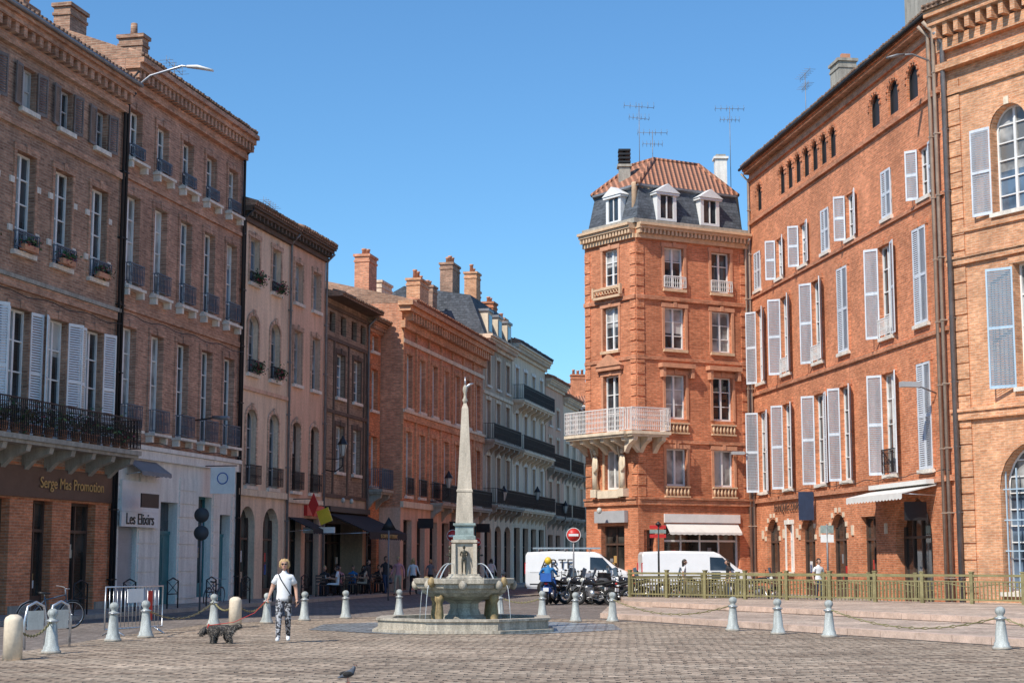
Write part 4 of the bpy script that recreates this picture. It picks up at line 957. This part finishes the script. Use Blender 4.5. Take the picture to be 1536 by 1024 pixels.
    if helmet: mb.ell(hc+V((0,.01,.03)),(.125,.145,.14),helmet,14,10)
    else:
        hv=[];hf=[];q=random.Random(3)
        for i in range(mm+1):
            ph=-pi/2+pi*i/mm
            for j in range(n):
                th=2*pi*j/n; k=1.13+q.uniform(-.05,.07); hv.append(hc+V((.076*k*math.cos(ph)*math.cos(th),.098*k*math.cos(ph)*math.sin(th)+.008,.118*1.09*math.sin(ph))))
        for i in range(mm):
            for j in range(n):
                th=2*pi*(j+.5)/n; ph=-pi/2+pi*(i+.5)/mm; fy=math.sin(th)*math.cos(ph); fz=math.sin(ph)
                if fz>.55 or (fy>-.35 and fz>-.55) : hf.append((i*n+j,i*n+(j+1)%n,(i+1)*n+(j+1)%n,(i+1)*n+j))
        mb.add(hv,hf,hair,True)
        if longhair:
            for s in (-1,0,1): mb.tube([hc+V((.06*s,.05,.03)),hc+V((.078*s,.065,-.06)),hc+V((.075*s,.07,-.15)),hc+V((.06*s,.06,-.2))],[(.03,.04),(.04,.035),(.035,.03),(.012,.012)],8,hair)
    # hands
    for s,k in ((-1,'R'),(1,'L')):
        w=J['wr'+k]; d=(w-J['el'+k]).normalized(); side=V((0,-1,0)); side=(side-d*side.dot(d)).normalized(); nrm=d.cross(side)*s; hm=sk
        if nrm.dot(V((-s,0,0)))<0: nrm=-nrm
        mb.tube([w-d*.02,w+d*.03,w+d*.07,w+d*.09],[(.022,.022),(.018,.03),(.016,.038),(.012,.034)] if abs(side.dot(V((1,0,0))))<.5 else [.022,.028,.03,.026],8,hm)
        for fi,(o_,l) in enumerate(((.027,.068),(.009,.076),(-.009,.07),(-.026,.055))):
            p0=w+d*.075+side*o_; p1=p0+d*l*.45+nrm*.004; p2=p1+d*l*.3+nrm*l*.25; p3=p2+d*l*.1+nrm*l*.3; mb.tube([p0,p1,p2,p3],[.0095,.009,.008,.006],6,hm)
        p0=w+d*.025+side*.022; p1=p0+side*.025+d*.025+nrm*.008; p2=p1+d*.035+nrm*.01; mb.tube([p0,p1,p2],[.012,.0105,.007],6,hm)
    if extra: extra(mb,J)
    if mono:
        mb.mats=[mono for _ in mb.mats]
    ob=mb.build(name,parent,(x,y,z),rz); sc=H/1.72; ob.scale=(sc,sc,sc)
    return ob
def woman_extra(mb,J):
    V=Vector
    mb.tube([V((-.12,-.06,1.41)),V((-.07,-.125,1.3)),V((.03,-.135,1.15)),V((.13,-.125,1.0)),V((.17,-.08,.95))],.012,5,'black'); mb.tube([V((-.12,-.03,1.41)),V((-.06,.12,1.3)),V((.06,.13,1.1)),V((.18,.02,.95))],.012,5,'black')
    mb.tube([V((.13,-.15,.97)),V((.14,-.16,.9)),V((.145,-.15,.82))],[(.05,.03),(.085,.04),(.08,.035)],8,'black')
    # loose t-shirt body and sleeves
    mb.tube([V((0,0,.85)),V((0,0,.92)),V((0,.0,1.04)),V((0,0,1.2)),V((0,0,1.32)),V((0,.0,1.385))],[(.105,.165),(.105,.16),(.1,.145),(.1,.15),(.085,.15),(.06,.1)],18,'cloth_white')
    for s in (-1,1): mb.tube([V((.13*s,0,1.365)),J['sh'+'RxL'[s+1]].lerp(J['el'+'RxL'[s+1]],.62)],[(.05,.055),(.06,.065)],10,'cloth_white')
    mb.tube([V((.27,-.04,.84)),V((.275,-.04,.78))],.05,6,'cloth_black')
    hc=J['hb']+V((0,-.015,.095))
    for s in (-1,1): mb.tube([hc+V((.035*s,-.03,.105)),hc+V((.074*s,-.012,.05)),hc+V((.082*s,.0,-.03)),hc+V((.066*s,.01,-.08))],[(.02,.03),(.02,.04),(.022,.04),(.01,.02)],8,'hair_blond')
    mb.tube([hc+V((0,.05,.09)),hc+V((0,.085,.0)),hc+V((0,.07,-.09))],[(.06,.035),(.078,.035),(.05,.02)],10,'hair_blond')
person('woman_walking',-4.56,32.7,.004,rad(4),1.66,'walk',shirt='cloth_white',pants='cloth_pattern',shoes='cloth_white',hair='hair_blond',glasses=True,extra=woman_extra,loose=1.2)
person('motorcyclist',1.32,60.2,0,rad(175),1.8,'ride',shirt='cloth_blue',pants='cloth_navy',sleeve=2,helmet='yellow')
for a in ((-5.75,74.2,30,'cloth_black','cloth_navy',0),(-5.15,74.0,-10,'cloth_pink','cloth_beige',0),(-4.6,76.0,170,'cloth_white','cloth_black',1),(-4.2,84,160,'cloth_grey','cloth_black',0),(-6.4,72.5,60,'cloth_black','cloth_black',1),(-3.2,90,10,'cloth_beige','cloth_navy',0),(-1.2,94,170,'cloth_white','cloth_navy',1),(4.6,100,170,'cloth_grey','cloth_navy',0),(2.4,86,-20,'cloth_black','cloth_beige',0)):
    person('pedestrian',a[0],a[1],.0,rad(a[2]),R.uniform(1.62,1.8),'walk',shirt=a[3],pants=a[4],sleeve=R.choice([.55,2]),longhair=bool(a[5]),hair=R.choice(['hair_dark','hair_blond','hair_dark']))
person('pedestrian',6.75,64,0,rad(80),1.66,'stand',shirt='cloth_white',pants='cloth_navy',longhair=True)
person('pedestrian',8.5,64.2,0,rad(-80),1.66,'stand',shirt='cloth_black',pants='cloth_navy',longhair=True)
person('pedestrian',11.2,59.6,0,rad(20),1.7,'stand',shirt='cloth_white',pants='cloth_navy')
for k in range(4):
    a=k*pi/2
    person('bronze_figure',.34*math.sin(a),-.34*math.cos(a),1.3,a,.66,'stand',mono='bronze',parent=top,arms={'wrR':(-.12,-.14,1.1),'wrL':(.12,-.14,1.15)})
# cafe terrace
def cafe_table(x,y):
    m=MB(); m.lathe([(.32,.72),(.33,.745),(.3,.75)],14,'stone_grey'); m.lathe([(.03,.05),(.03,.72)],8,'iron'); m.lathe([(.2,0),(.18,.04),(.03,.06)],10,'iron'); m.lathe([(.03,.75),(.035,.87)],8,'lamp_glass',(.1,.05,0)); m.build('cafe_table',None,(x,y,.12))
def cafe_chair(x,y,rz):
    m=MB()
    for sx in(-.19,.19): m.tube([(sx,-.2,0),(sx,-.18,.45)],.014,5,'iron'); m.tube([(sx,.22,0),(sx,.18,.45),(sx,.24,.88)],.014,5,'iron')
    m.box(-.21,.21,-.2,.2,.44,.47,'frame_brown'); 
    for z in (.58,.7,.82): m.box(-.19,.19,.2+.06*(z-.45)/.4,.23+.06*(z-.45)/.4,z,z+.07,'frame_brown')
    m.build('cafe_chair',None,(x,y,.12),rz)
for i in range(5):
    y0=68.6+i*1.9; bx=-24.19+.22*y0+1.15
    cafe_table(bx,y0); cafe_chair(bx,y0-.62,pi); cafe_chair(bx,y0+.62,0); cafe_chair(bx+.62,y0,rad(-90))
    person('seated_customer',bx,y0+.62,.12,0,1.7,'sit',shirt=['cloth_black','cloth_pink','cloth_blue','cloth_white','cloth_black'][i],pants='cloth_navy',hair=R.choice(['hair_dark','hair_blond']))
    if i%2==0: person('seated_customer',bx+.62,y0,.12,rad(-90),1.7,'sit',shirt=['cloth_white','','cloth_beige','','cloth_grey'][i],pants='cloth_black')
    if i%2: person('seated_customer',bx,y0-.62,.12,pi,1.7,'sit',shirt='cloth_black',pants='cloth_black',longhair=True)
# ---------------------------------------------------------------- dog
def dog(x,y,rz):
    V=Vector  # faces -x
    J=[V((.0,0,.27)),V((-.17,0,.27)),V((.17,0,.28)),V((-.26,0,.30)),V((-.33,0,.27)),V((-.42,0,.2))]
    rd=[(.085,.09),(.095,.11),(.08,.085),(.06,.06),(.06,.06),(.03,.028)]
    E=[(0,1),(0,2),(1,3),(3,4),(4,5)]
    def leg(base,pts,rs):
        last=base
        for p,r in zip(pts,rs): J.append(V(p)); rd.append(r); E.append((last,len(J)-1)); last=len(J)-1
    for s,dx in ((-1,0),(1,.05)):
        leg(1,[(-.18+dx,.06*s,.2),(-.17+dx,.06*s,.11),(-.19+dx,.06*s,.02),(-.22+dx,.06*s,.015)],[.045,.03,.025,.025])
        leg(2,[(.16-dx,.06*s,.2),(.12-dx,.065*s,.14),(.19-dx,.065*s,.08),(.18-dx,.065*s,.02),(.15-dx,.065*s,.015)],[.055,.04,.025,.024,.024])
    leg(2,[(.26,0,.33),(.33,0,.38),(.37,0,.35)],[.03,.03,.015])
    vs,fs=skin_mesh(J,E,rd); mb=MB(); mb.add(vs,fs,'fur',True)
    q=random.Random(5)
    for f in fs:
        for _ in range(3):
            if q.random()<.8:
                c=vs[f[0]].lerp(vs[f[2]],q.random()); nn=(vs[f[1]]-vs[f[0]]).cross(vs[f[2]]-vs[f[0]])
                if nn.length<1e-9: continue
                nn.normalize(); l=q.uniform(.03,.065); t=V((.5,0,-.8)); tip=c+(nn*.6+t*.7)*l
                tip.z=max(tip.z,.004)
                w=nn.orthogonal().normalized()*.01; mb.add([c-w,c+w,tip],[(0,1,2)],q.choice(['fur','fur','fur_light']))
    for s in (-1,1): mb.tube([(-.31,.05*s,.32),(-.33,.085*s,.27),(-.34,.085*s,.19)],[(.02,.012),(.035,.015),(.012,.008)],7,'fur'); mb.ell((-.385,.03*s,.265),(.009,.009,.009),'black_gloss',6,4)
    mb.ell((-.445,0,.205),(.014,.014,.012),'black_gloss',6,4)
    for i in range(40): 
        t=i/40; p=V((.24+.14*t,q.uniform(-.02,.02),.31+.07*t)); mb.add([p,p+V((.01,.01,0)),p+V((.05,q.uniform(-.03,.03),-.09))],[(0,1,2)],'fur')
    mb.tube([(-.26,-.06,.3),(-.24,0,.38),(-.26,.06,.3)],.012,5,'red')
    mb.build('dog',None,(x,y,.004),rz)
dog(-5.75,32.4,rad(8))
m=MB(); m.tube([(-4.87,32.5,.86),(-5.1,32.45,.6),(-5.5,32.4,.42),(-5.98,32.36,.36)],.006,4,'red'); m.build('dog_leash')
def pigeon(x,y,rz,z=.004,n='pigeon'):
    V=Vector; vs,fs=skin_mesh([V((0,0,.12)),V((-.05,0,.14)),V((-.085,0,.19)),V((-.1,0,.225)),V((.07,0,.1)),V((.16,0,.075))],[(0,1),(1,2),(2,3),(0,4),(4,5)],[(.055,.05),(.05,.05),(.028,.028),(.024,.024),(.035,.03),(.03,.008)])
    mb=MB(); mb.add(vs,fs,'pigeon_grey',True); mb.tube([(-.12,0,.225),(-.145,0,.215)],[.008,.002],5,'black')
    for s in (-1,1): mb.tube([(.0,.02*s,.08),(.0,.025*s,.004)],.004,5,'red'); mb.tube([(.02,.025*s,.005),(-.03,.025*s,.005)],.004,4,'red'); mb.ell((.03,.045*s,.125),(.085,.012,.035),'fur',8,5); mb.ell((-.108,.02*s,.23),(.004,.004,.004),'red',5,3)
    mb.build(n,None,(x,y,z),rz)
pigeon(-2.2,22.1,rad(215)); pigeon(-.2,38.1,rad(80),1.2)
# ---------------------------------------------------------------- motorcycles and bicycle
def motorcycle(x,y,rz,body='black_gloss',scooter=False,lean=.06,screen=True):
    m=MB(); m.M=Matrix.Rotation(lean,4,'X')
    for wx in (-.72,.72):
        m.torus((wx,0,.31),.25,.06,'rubber','y',22,8); m.torus((wx,0,.31),.18,.018,'steel','y',18,5); m.lathe([(.05,-.06),(.06,0),(.05,.06)],8,'steel',(wx,0,.31),axis='y')
        for k in range(6): a=k*pi/3; m.tube([(wx,0,.31),(wx+.19*math.cos(a),0,.31+.19*math.sin(a))],.012,4,'steel')
        m.lathe([(.12,-.075),(.12,-.068)],14,'steel',(wx,0,.31),axis='y')
    for s in (-1,1): m.tube([(.72,.09*s,.31),(.5,.09*s,.85),(.46,.08*s,.98)],[.025,.028,.022],6,'steel'); m.tube([(-.72,.1*s,.31),(-.3,.1*s,.4),(-.1,.1*s,.38)],.028,6,'black')
    m.tube([(.56,0,.66),(.74,0,.66),(.9,0,.58),(.99,0,.45)],[(.07,.015)]*4,8,body)
    m.tube([(.45,-.36,1.04),(.42,-.2,1.0),(.46,0,.98),(.42,.2,1.0),(.45,.36,1.04)],.016,6,'black')
    for s in (-1,1): m.tube([(.44,.3*s,1.02),(.45,.28*s,1.18),(.46,.27*s,1.2)],.008,4,'black'); m.ell((.46,.26*s,1.22),(.02,.06,.035),'black_gloss',8,5); m.tube([(.45,.26*s,1.035),(.44,.38*s,1.045)],.022,6,'rubber')
    m.tube([(.5,0,.8),(.36,0,.86),(.12,0,.86),(-.05,0,.76)],[(.07,.07),(.15,.12),(.16,.11),(.1,.06)],12,body)
    m.tube([(-.02,0,.76),(-.2,0,.76),(-.5,0,.8),(-.78,0,.86),(-.88,0,.86)],[(.11,.06),(.14,.06),(.13,.06),(.09,.05),(.04,.03)],10,'rubber')
    m.tube([(-.45,0,.72),(-.75,0,.78),(-.95,0,.8)],[(.1,.07),(.09,.05),(.03,.03)],8,body); m.ell((-.95,0,.78),(.03,.07,.04),'red',8,5); m.box(-1.0,-.97,-.1,.1,.5,.63,'white_paint')
    m.box(-.05,.3,-.14,.14,.34,.62,'plastic_dark'); m.lathe([(.12,-.2),(.13,-.1),(.13,.1),(.12,.2)],12,'steel',(.05,0,.42),axis='y')
    for z in (.5,.54,.58,.62): m.box(.08,.34,-.17,.17,z,z+.018,'steel')
    m.tube([(.3,-.12,.5),(.36,-.16,.28),(.0,-.18,.22),(-.5,-.2,.32),(-.9,-.22,.42)],[.022,.022,.03,.05,.055],8,'steel')
    m.ell((.6,0,.9),(.09,.1,.1),'lamp_glass',10,7); m.torus((.64,0,.9),.09,.015,body,'x',12,5)
    if screen: m.add([(.62,-.16,.98),(.62,.16,.98),(.5,.13,1.3),(.5,-.13,1.3),(.56,0,1.36),(.66,0,1.0)],[(0,5,4,3),(5,1,2,4)],'glass_blue',True)
    if scooter:
        m.tube([(.52,0,1.0),(.6,0,.7),(.5,0,.4),(.3,0,.3)],[(.2,.05),(.24,.05),(.2,.05),(.2,.04)],8,body); m.box(-.2,.35,-.17,.17,.27,.32,'plastic_dark'); m.tube([(-.25,0,.5),(-.6,0,.55),(-.9,0,.6)],[(.17,.14),(.18,.16),(.1,.08)],10,body); m.box(-1.05,-.7,-.2,.2,.85,1.15,body)
    m.tube([(.0,.1,.35),(-.08,.28,.02)],.014,5,'black')
    m.build('motorcycle',None,(x,y,0),rz)
motorcycle(2.0,61.8,rad(60),'black_gloss'); motorcycle(2.6,60.6,rad(150),'black_gloss'); motorcycle(3.1,61.6,rad(20),'plastic_dark'); motorcycle(3.6,60.6,rad(165),'plastic_dark',False); motorcycle(4.2,62.0,rad(30),'black_gloss',True); motorcycle(3.5,62.8,rad(35),'van_white',True); motorcycle(1.35,60.3,rad(83),'blue',True,0.0)
motorcycle(1.9,63.8,rad(45),'black_gloss',True); motorcycle(9.4,62.9,rad(10),'black_gloss'); motorcycle(7.2,64.6,rad(170),'black_gloss',True); motorcycle(3.0,59.4,rad(140),'black_gloss'); motorcycle(4.5,63.6,rad(150),'black_gloss')
def bicycle(x,y,rz):
    m=MB(); m.M=Matrix.Rotation(.12,4,'X')
    for wx in (-.52,.52):
        m.torus((wx,0,.34),.325,.018,'rubber','y',28,6); m.torus((wx,0,.34),.3,.01,'steel','y',28,4); m.lathe([(.02,-.04),(.02,.04)],8,'steel',(wx,0,.34),axis='y')
        for k in range(12): a=k*pi/6; m.tube([(wx,0,.34),(wx+.3*math.cos(a),0,.34+.3*math.sin(a))],.0025,3,'steel')
    F='iron_blue'
    for a,c in (((-.08,0,.3),(-.2,0,.78)),((-.08,0,.3),(.36,0,.72)),((-.18,0,.7),(.34,0,.82)),((-.52,0,.34),(-.08,0,.3)),((-.52,0,.34),(-.18,0,.7)),((.52,0,.34),(.36,0,.7)),((.36,0,.7),(.31,0,.95))): m.tube([a,c],.018,6,F)
    m.tube([(.2,-.28,1.0),(.34,-.15,.98),(.32,0,.96),(.34,.15,.98),(.2,.28,1.0)],.012,6,'steel'); m.tube([(-.34,0,.87),(-.2,0,.86),(-.06,0,.85)],[(.08,.03),(.06,.03),(.02,.02)],8,'black'); m.tube([(-.2,0,.78),(-.21,0,.86)],.012,5,'steel')
    m.torus((-.08,.03,.3),.09,.012,'black','y',14,4); m.tube([(-.08,.05,.3),(-.02,.07,.16)],.01,5,'steel'); m.tube([(-.08,-.05,.3),(-.14,-.07,.44)],.01,5,'steel'); m.box(-.05,.05,.05,.13,.14,.165,'black'); m.box(-.17,-.11,-.15,-.06,.43,.455,'black')
    for c in (-.52,.52): m.tube([(c-.36*math.cos(a),0,.34+.36*math.sin(a)) for a in (0.2,.8,1.4,2.0)],[(.02,.006)]*4,5,F)
    m.build('bicycle',None,(x,y,0),rz)
bicycle(-11.0,39.0,rad(40)); bicycle(-10.6,58,rad(75))
# ---------------------------------------------------------------- vans
def van(x,y,rz,name,txt=None,rack=True):
    top=empty(name,(x,y,0),rz); st=[(-2.4,.5,1.1,1.86),(-2.33,.32,1.1,1.97),(-1.2,.3,1.1,2.02),(.75,.3,1.12,1.98),(1.0,.3,1.12,1.88),(1.78,.3,1.08,1.27),(2.2,.3,.98,1.1),(2.38,.34,.8,.92),(2.43,.42,.62,.7)]
    m=MB(); vs=[];fs=[]
    for x_,zb,zm,zt in st:
        w=.95 if x_<2 else (.9 if x_<2.3 else .82)
        wt=w-(zt-zm)*.12
        vs+=[(x_,-w+.05,zb),(x_,-w,zb+.12),(x_,-w,zm),(x_,-wt,zt-.08),(x_,-wt+.12,zt),(x_,wt-.12,zt),(x_,wt,zt-.08),(x_,w,zm),(x_,w,zb+.12),(x_,w-.05,zb)]
    n=10
    for i in range(len(st)-1):
        for j in range(n): fs.append((i*n+j,(i+1)*n+j,(i+1)*n+(j+1)%n,i*n+(j+1)%n))
    fs.append(tuple(range(n))); fs.append(tuple((len(st)-1)*n+j for j in range(n-1,-1,-1)))
    m.add(vs,fs,'van_white',False); o=m.build('body',top,bevel=.03,fixn=True)
    m=MB()
    m.quad((1.06,-.7,1.86),(1.06,.7,1.86),(1.76,.76,1.33),(1.76,-.76,1.33),'glass')
    for s in (-1,1):
        W=lambda z:-s*(.955-max(0,z-1.12)*.12+.008)
        m.add([(.55,W(1.18),1.18),(1.62,W(1.18),1.18),(1.12,W(1.72),1.72),(.55,W(1.75),1.75)],[(0,1,2,3)],'glass')
        def bx(a,c,d,e,f,h,mt):
            m.box(a,c,min(-s*d,-s*e),max(-s*d,-s*e),f,h,mt)
        for xx in (-.75,.48): bx(xx-.012,xx+.012,.957,.94,.4,1.12,'plastic_dark')
        bx(-2.2,2.1,.96,.94,.5,.56,'plastic_dark'); bx(.55,.7,.975,.94,1.02,1.06,'plastic_dark'); bx(-2.2,.4,.955,.94,1.05,1.065,'cloth_grey')
        m.tube([(1.35,-s*.95,1.2),(1.35,-s*1.1,1.25)],.02,5,'plastic_dark'); bx(1.3,1.42,1.05,1.17,1.15,1.38,'plastic_dark')
        for wx in (-1.5,1.45):
            m.lathe([(.37,.935),(.37,.96)] if s<0 else [(.37,-.96),(.37,-.935)],20,'black',(wx,0,.35),axis='y'); m.lathe([(.31,.75),(.32,.8),(.32,.96),(.29,.985)] if s<0 else [(.29,-.985),(.32,-.96),(.32,-.8),(.31,-.75)],20,'rubber',(wx,0,.32),axis='y'); m.lathe([(.2,.97),(.19,.99)] if s<0 else [(.19,-.99),(.2,-.97)],16,'steel',(wx,0,.32),axis='y')
        m.ell((2.22,-s*.68,.86),(.18,.16,.11),'lamp_glass',10,6); bx(-2.44,-2.38,.9,.78,1.0,1.5,'red')
    m.box(2.3,2.47,-.8,.8,.34,.55,'plastic_dark'); m.box(2.4,2.46,-.45,.45,.62,.74,'plastic_dark'); m.box(2.465,2.48,-.26,.26,.4,.5,'white_paint'); m.box(-2.46,-2.38,-.85,.85,.34,.5,'plastic_dark')
    m.build('fittings',top)
    if rack:
        m=MB()
        for xx in (-1.8,-.6,.5): m.box(xx-.02,xx+.02,-.75,.75,2.08,2.12,'zinc'); m.tube([(xx,-.75,1.98),(xx,-.75,2.12)],.02,5,'zinc'); m.tube([(xx,.75,1.98),(xx,.75,2.12)],.02,5,'zinc')
        for yy in (-.55,-.25): m.box(-2.1,1.0,yy-.03,yy+.03,2.12,2.19,'steel')
        for i in range(11): m.tube([(-2.0+i*.29,-.55,2.145),(-2.0+i*.29,-.25,2.145)],.015,5,'steel')
        m.build('ladder_rack',top)
    if txt: text(top,txt,-.95,-.99,1.42,.62,'black')
van(3.1,75.2,rad(-6),'white_van','ARTE'); van(8.05,72,rad(2),'white_van','',False)
# ---------------------------------------------------------------- signs, lamps
def roundsign(x,y,z0,zc,r,kind,rz=0,name='traffic_sign'):
    m=MB(); m.tube([(0,.03,0),(0,.03,zc+r)],.03,8,'zinc'); 
    if kind=='noentry': m.lathe([(r,-.02),(r,.0)],24,'red',(0,0,zc),axis='y'); m.box(-r*.7,r*.7,-.03,-.021,zc-r*.17,zc+r*.17,'white_paint'); m.torus((0,-.02,zc),r,.012,'white_paint','y',24,4)
    elif kind=='back':
        for q in (0,.55): m.lathe([(r,-.02),(r,.0)],24,'plastic_dark',(0,0,zc-q),axis='y')
    elif kind=='tri': m.lathe([(r*1.2,-.02),(r*1.2,.0)],3,'black',(0,0,zc),axis='y',a0=pi/2)
    m.build(name,None,(x,y,z0),rz)
roundsign(2.3,60.8,0,2.55,.26,'noentry'); roundsign(-9.55,50,0,3.0,.23,'back'); roundsign(-2.55,70,0,2.65,.25,'noentry'); roundsign(-5.0,66,0,3.0,.3,'tri')
roundsign(-2.0,92,0,2.6,.25,'noentry')
m=MB(); m.tube([(0,0,0),(0,0,3.0)],.04,8,'black')
for i,c in enumerate(('red','stone_green','red')): m.box(-.35,.3,-.03,.0,2.5+i*.18,2.64+i*.18,c)
m.lathe([(.1,3.0),(.12,3.05),(.02,3.15)],8,'black'); m.build('direction_sign',None,(5.85,65,0),0)
m=MB(); m.tube([(0,0,0),(0,0,3.0)],.04,8,'zinc'); m.box(-.25,.25,-.03,.0,2.3,2.6,'white_paint'); m.box(-.25,.25,-.03,.0,2.65,2.95,'stone_green'); m.build('direction_sign',None,(12.2,63,0),rad(-10))
def lantern(x,y,z,ang):
    m=MB(); m.tube([(0,0,-.6),(0,-.5,-.7),(0,-.85,-.45),(0,-.85,-.1)],.03,6,'iron'); m.tube([(0,0,-.1),(0,-.5,-.15),(0,-.85,-.1)],.02,6,'iron')
    m.lathe([(.09,0),(.2,.5)],6,'lamp_glass',(0,-.85,0),smooth=False); m.lathe([(.25,.5),(.2,.6),(.08,.78),(.03,.9)],6,'black',(0,-.85,0),smooth=False)
    for k in range(6): a=k*pi/3; m.tube([(.09*math.cos(a),-.85+.09*math.sin(a),0),(.2*math.cos(a),-.85+.2*math.sin(a),.5)],.012,4,'black')
    m.build('wall_lantern',None,(x,y,z),ang)
for y,z in ((86,5.4),(99,5.2),(109,5.6),(119,5)): lantern(-23.1+.22*y,y,z,AL)
lantern(-24.19+.22*72,72,6.2,AL)
m=MB(); m.tube([(0,0,0),(0,-.9,.1)],.025,5,'iron'); m.tube([(0,-.7,.1),(0,-1.3,.05)],[(.12,.06),(.2,.08)],8,'zinc'); m.build('wall_lamp',None,(-24.19+.22*58,58,6.6),AL)
# crowd barrier
def barrier(x,y,rz):
    m=MB(); m.tube([(-1,0,.15),(-1,0,1.05),(1,0,1.05),(1,0,.15),(-1,0,.15)],.02,6,'steel')
    for i in range(14): xx=-.86+i*.132; m.tube([(xx,0,.15),(xx,0,1.05)],.01,4,'steel')
    for xx in (-.7,.7): m.tube([(xx,-.3,.01),(xx,0,.15),(xx,.3,.01)],.018,5,'steel')
    m.box(-.25,.3,-.012,.012,.7,1.0,'white_paint'); m.box(.45,.62,-.016,-.013,.3,.95,'red'); m.build('crowd_barrier',None,(x,y,.004),rz)
barrier(-8.35,36.2,rad(65)); 
def hoop(x,y,rz):
    m=MB(); m.tube([(-.25,0,0),(-.27,0,.5),(-.2,0,.78),(0,0,.86),(.2,0,.78),(.27,0,.5),(.25,0,0)],.025,7,'steel'); m.box(-.2,.2,-.01,.01,.35,.7,'steel'); m.build('cycle_hoop',None,(x,y,0),rz)
hoop(-8.6,31.2,rad(60)); hoop(-8.9,30.6,rad(60))
for y in (46,49,52,55,58,61,64): 
    xx,yy=off(y,2.1); m=MB(); m.tube([(-.4,0,0),(-.4,0,.85),(0,0,.95),(.4,0,.85),(.4,0,0)],.025,6,'iron'); m.tube([(-.4,0,.45),(.4,0,.45)],.018,5,'iron'); m.tube([(-.4,0,.45),(.4,0,.85)],.012,5,'iron'); m.tube([(.4,0,.45),(-.4,0,.85)],.012,5,'iron'); m.build('pavement_barrier',None,(xx,yy,.12),AL)
g=MB()
for i in range(26):
    x=-95+i*8; 
    if -30<x<26: continue
    h=R.uniform(11,16); g.box(x,x+7.6,150+R.uniform(0,12),170,0,h,'stucco_pink'); g.add([(x,148,h),(x+7.6,148,h),(x+7.6,160,h+2),(x,160,h+2)],[(0,1,2,3)],'tiles_old')
g.build('background_town')
# ---------------------------------------------------------------- light, sky, camera
w=bpy.data.worlds.new('World'); scn.world=w; w.use_nodes=True; nt=w.node_tree
sky=nt.nodes.new('ShaderNodeTexSky'); sky.sky_type='NISHITA'; sky.sun_disc=False
el=rad(47); S=Vector((-.85,-1,0)).normalized()*math.cos(el)+Vector((0,0,math.sin(el)))
sky.sun_elevation=el; sky.sun_rotation=math.atan2(S.x,S.y)%(2*pi); sky.air_density=1.15; sky.dust_density=.1; sky.ozone_density=2.0; sky.altitude=150
mx=nt.nodes.new('ShaderNodeMixRGB'); mx.blend_type='MULTIPLY'; mx.inputs[0].default_value=1; mx.inputs[2].default_value=(.52,.84,1.08,1)
bg=nt.nodes['Background']; nt.links.new(sky.outputs[0],mx.inputs[1]); nt.links.new(mx.outputs[0],bg.inputs[0]); bg.inputs[1].default_value=.15
L=bpy.data.lights.new('sun','SUN'); L.energy=5.0; L.angle=rad(.5); L.color=(1,.93,.82); o=bpy.data.objects.new('sun',L); COL.objects.link(o); o.rotation_euler=(-S).to_track_quat('-Z','Y').to_euler()
scn.view_settings.view_transform='Standard'; scn.view_settings.look='None'; scn.view_settings.exposure=0
cam=bpy.data.cameras.new('camera'); co=bpy.data.objects.new('camera',cam); COL.objects.link(co); co.location=(0,0,1.65); co.rotation_euler=(rad(90+7.67),0,0)
cam.sensor_width=36; cam.lens=56.8; cam.clip_end=2000; scn.camera=co
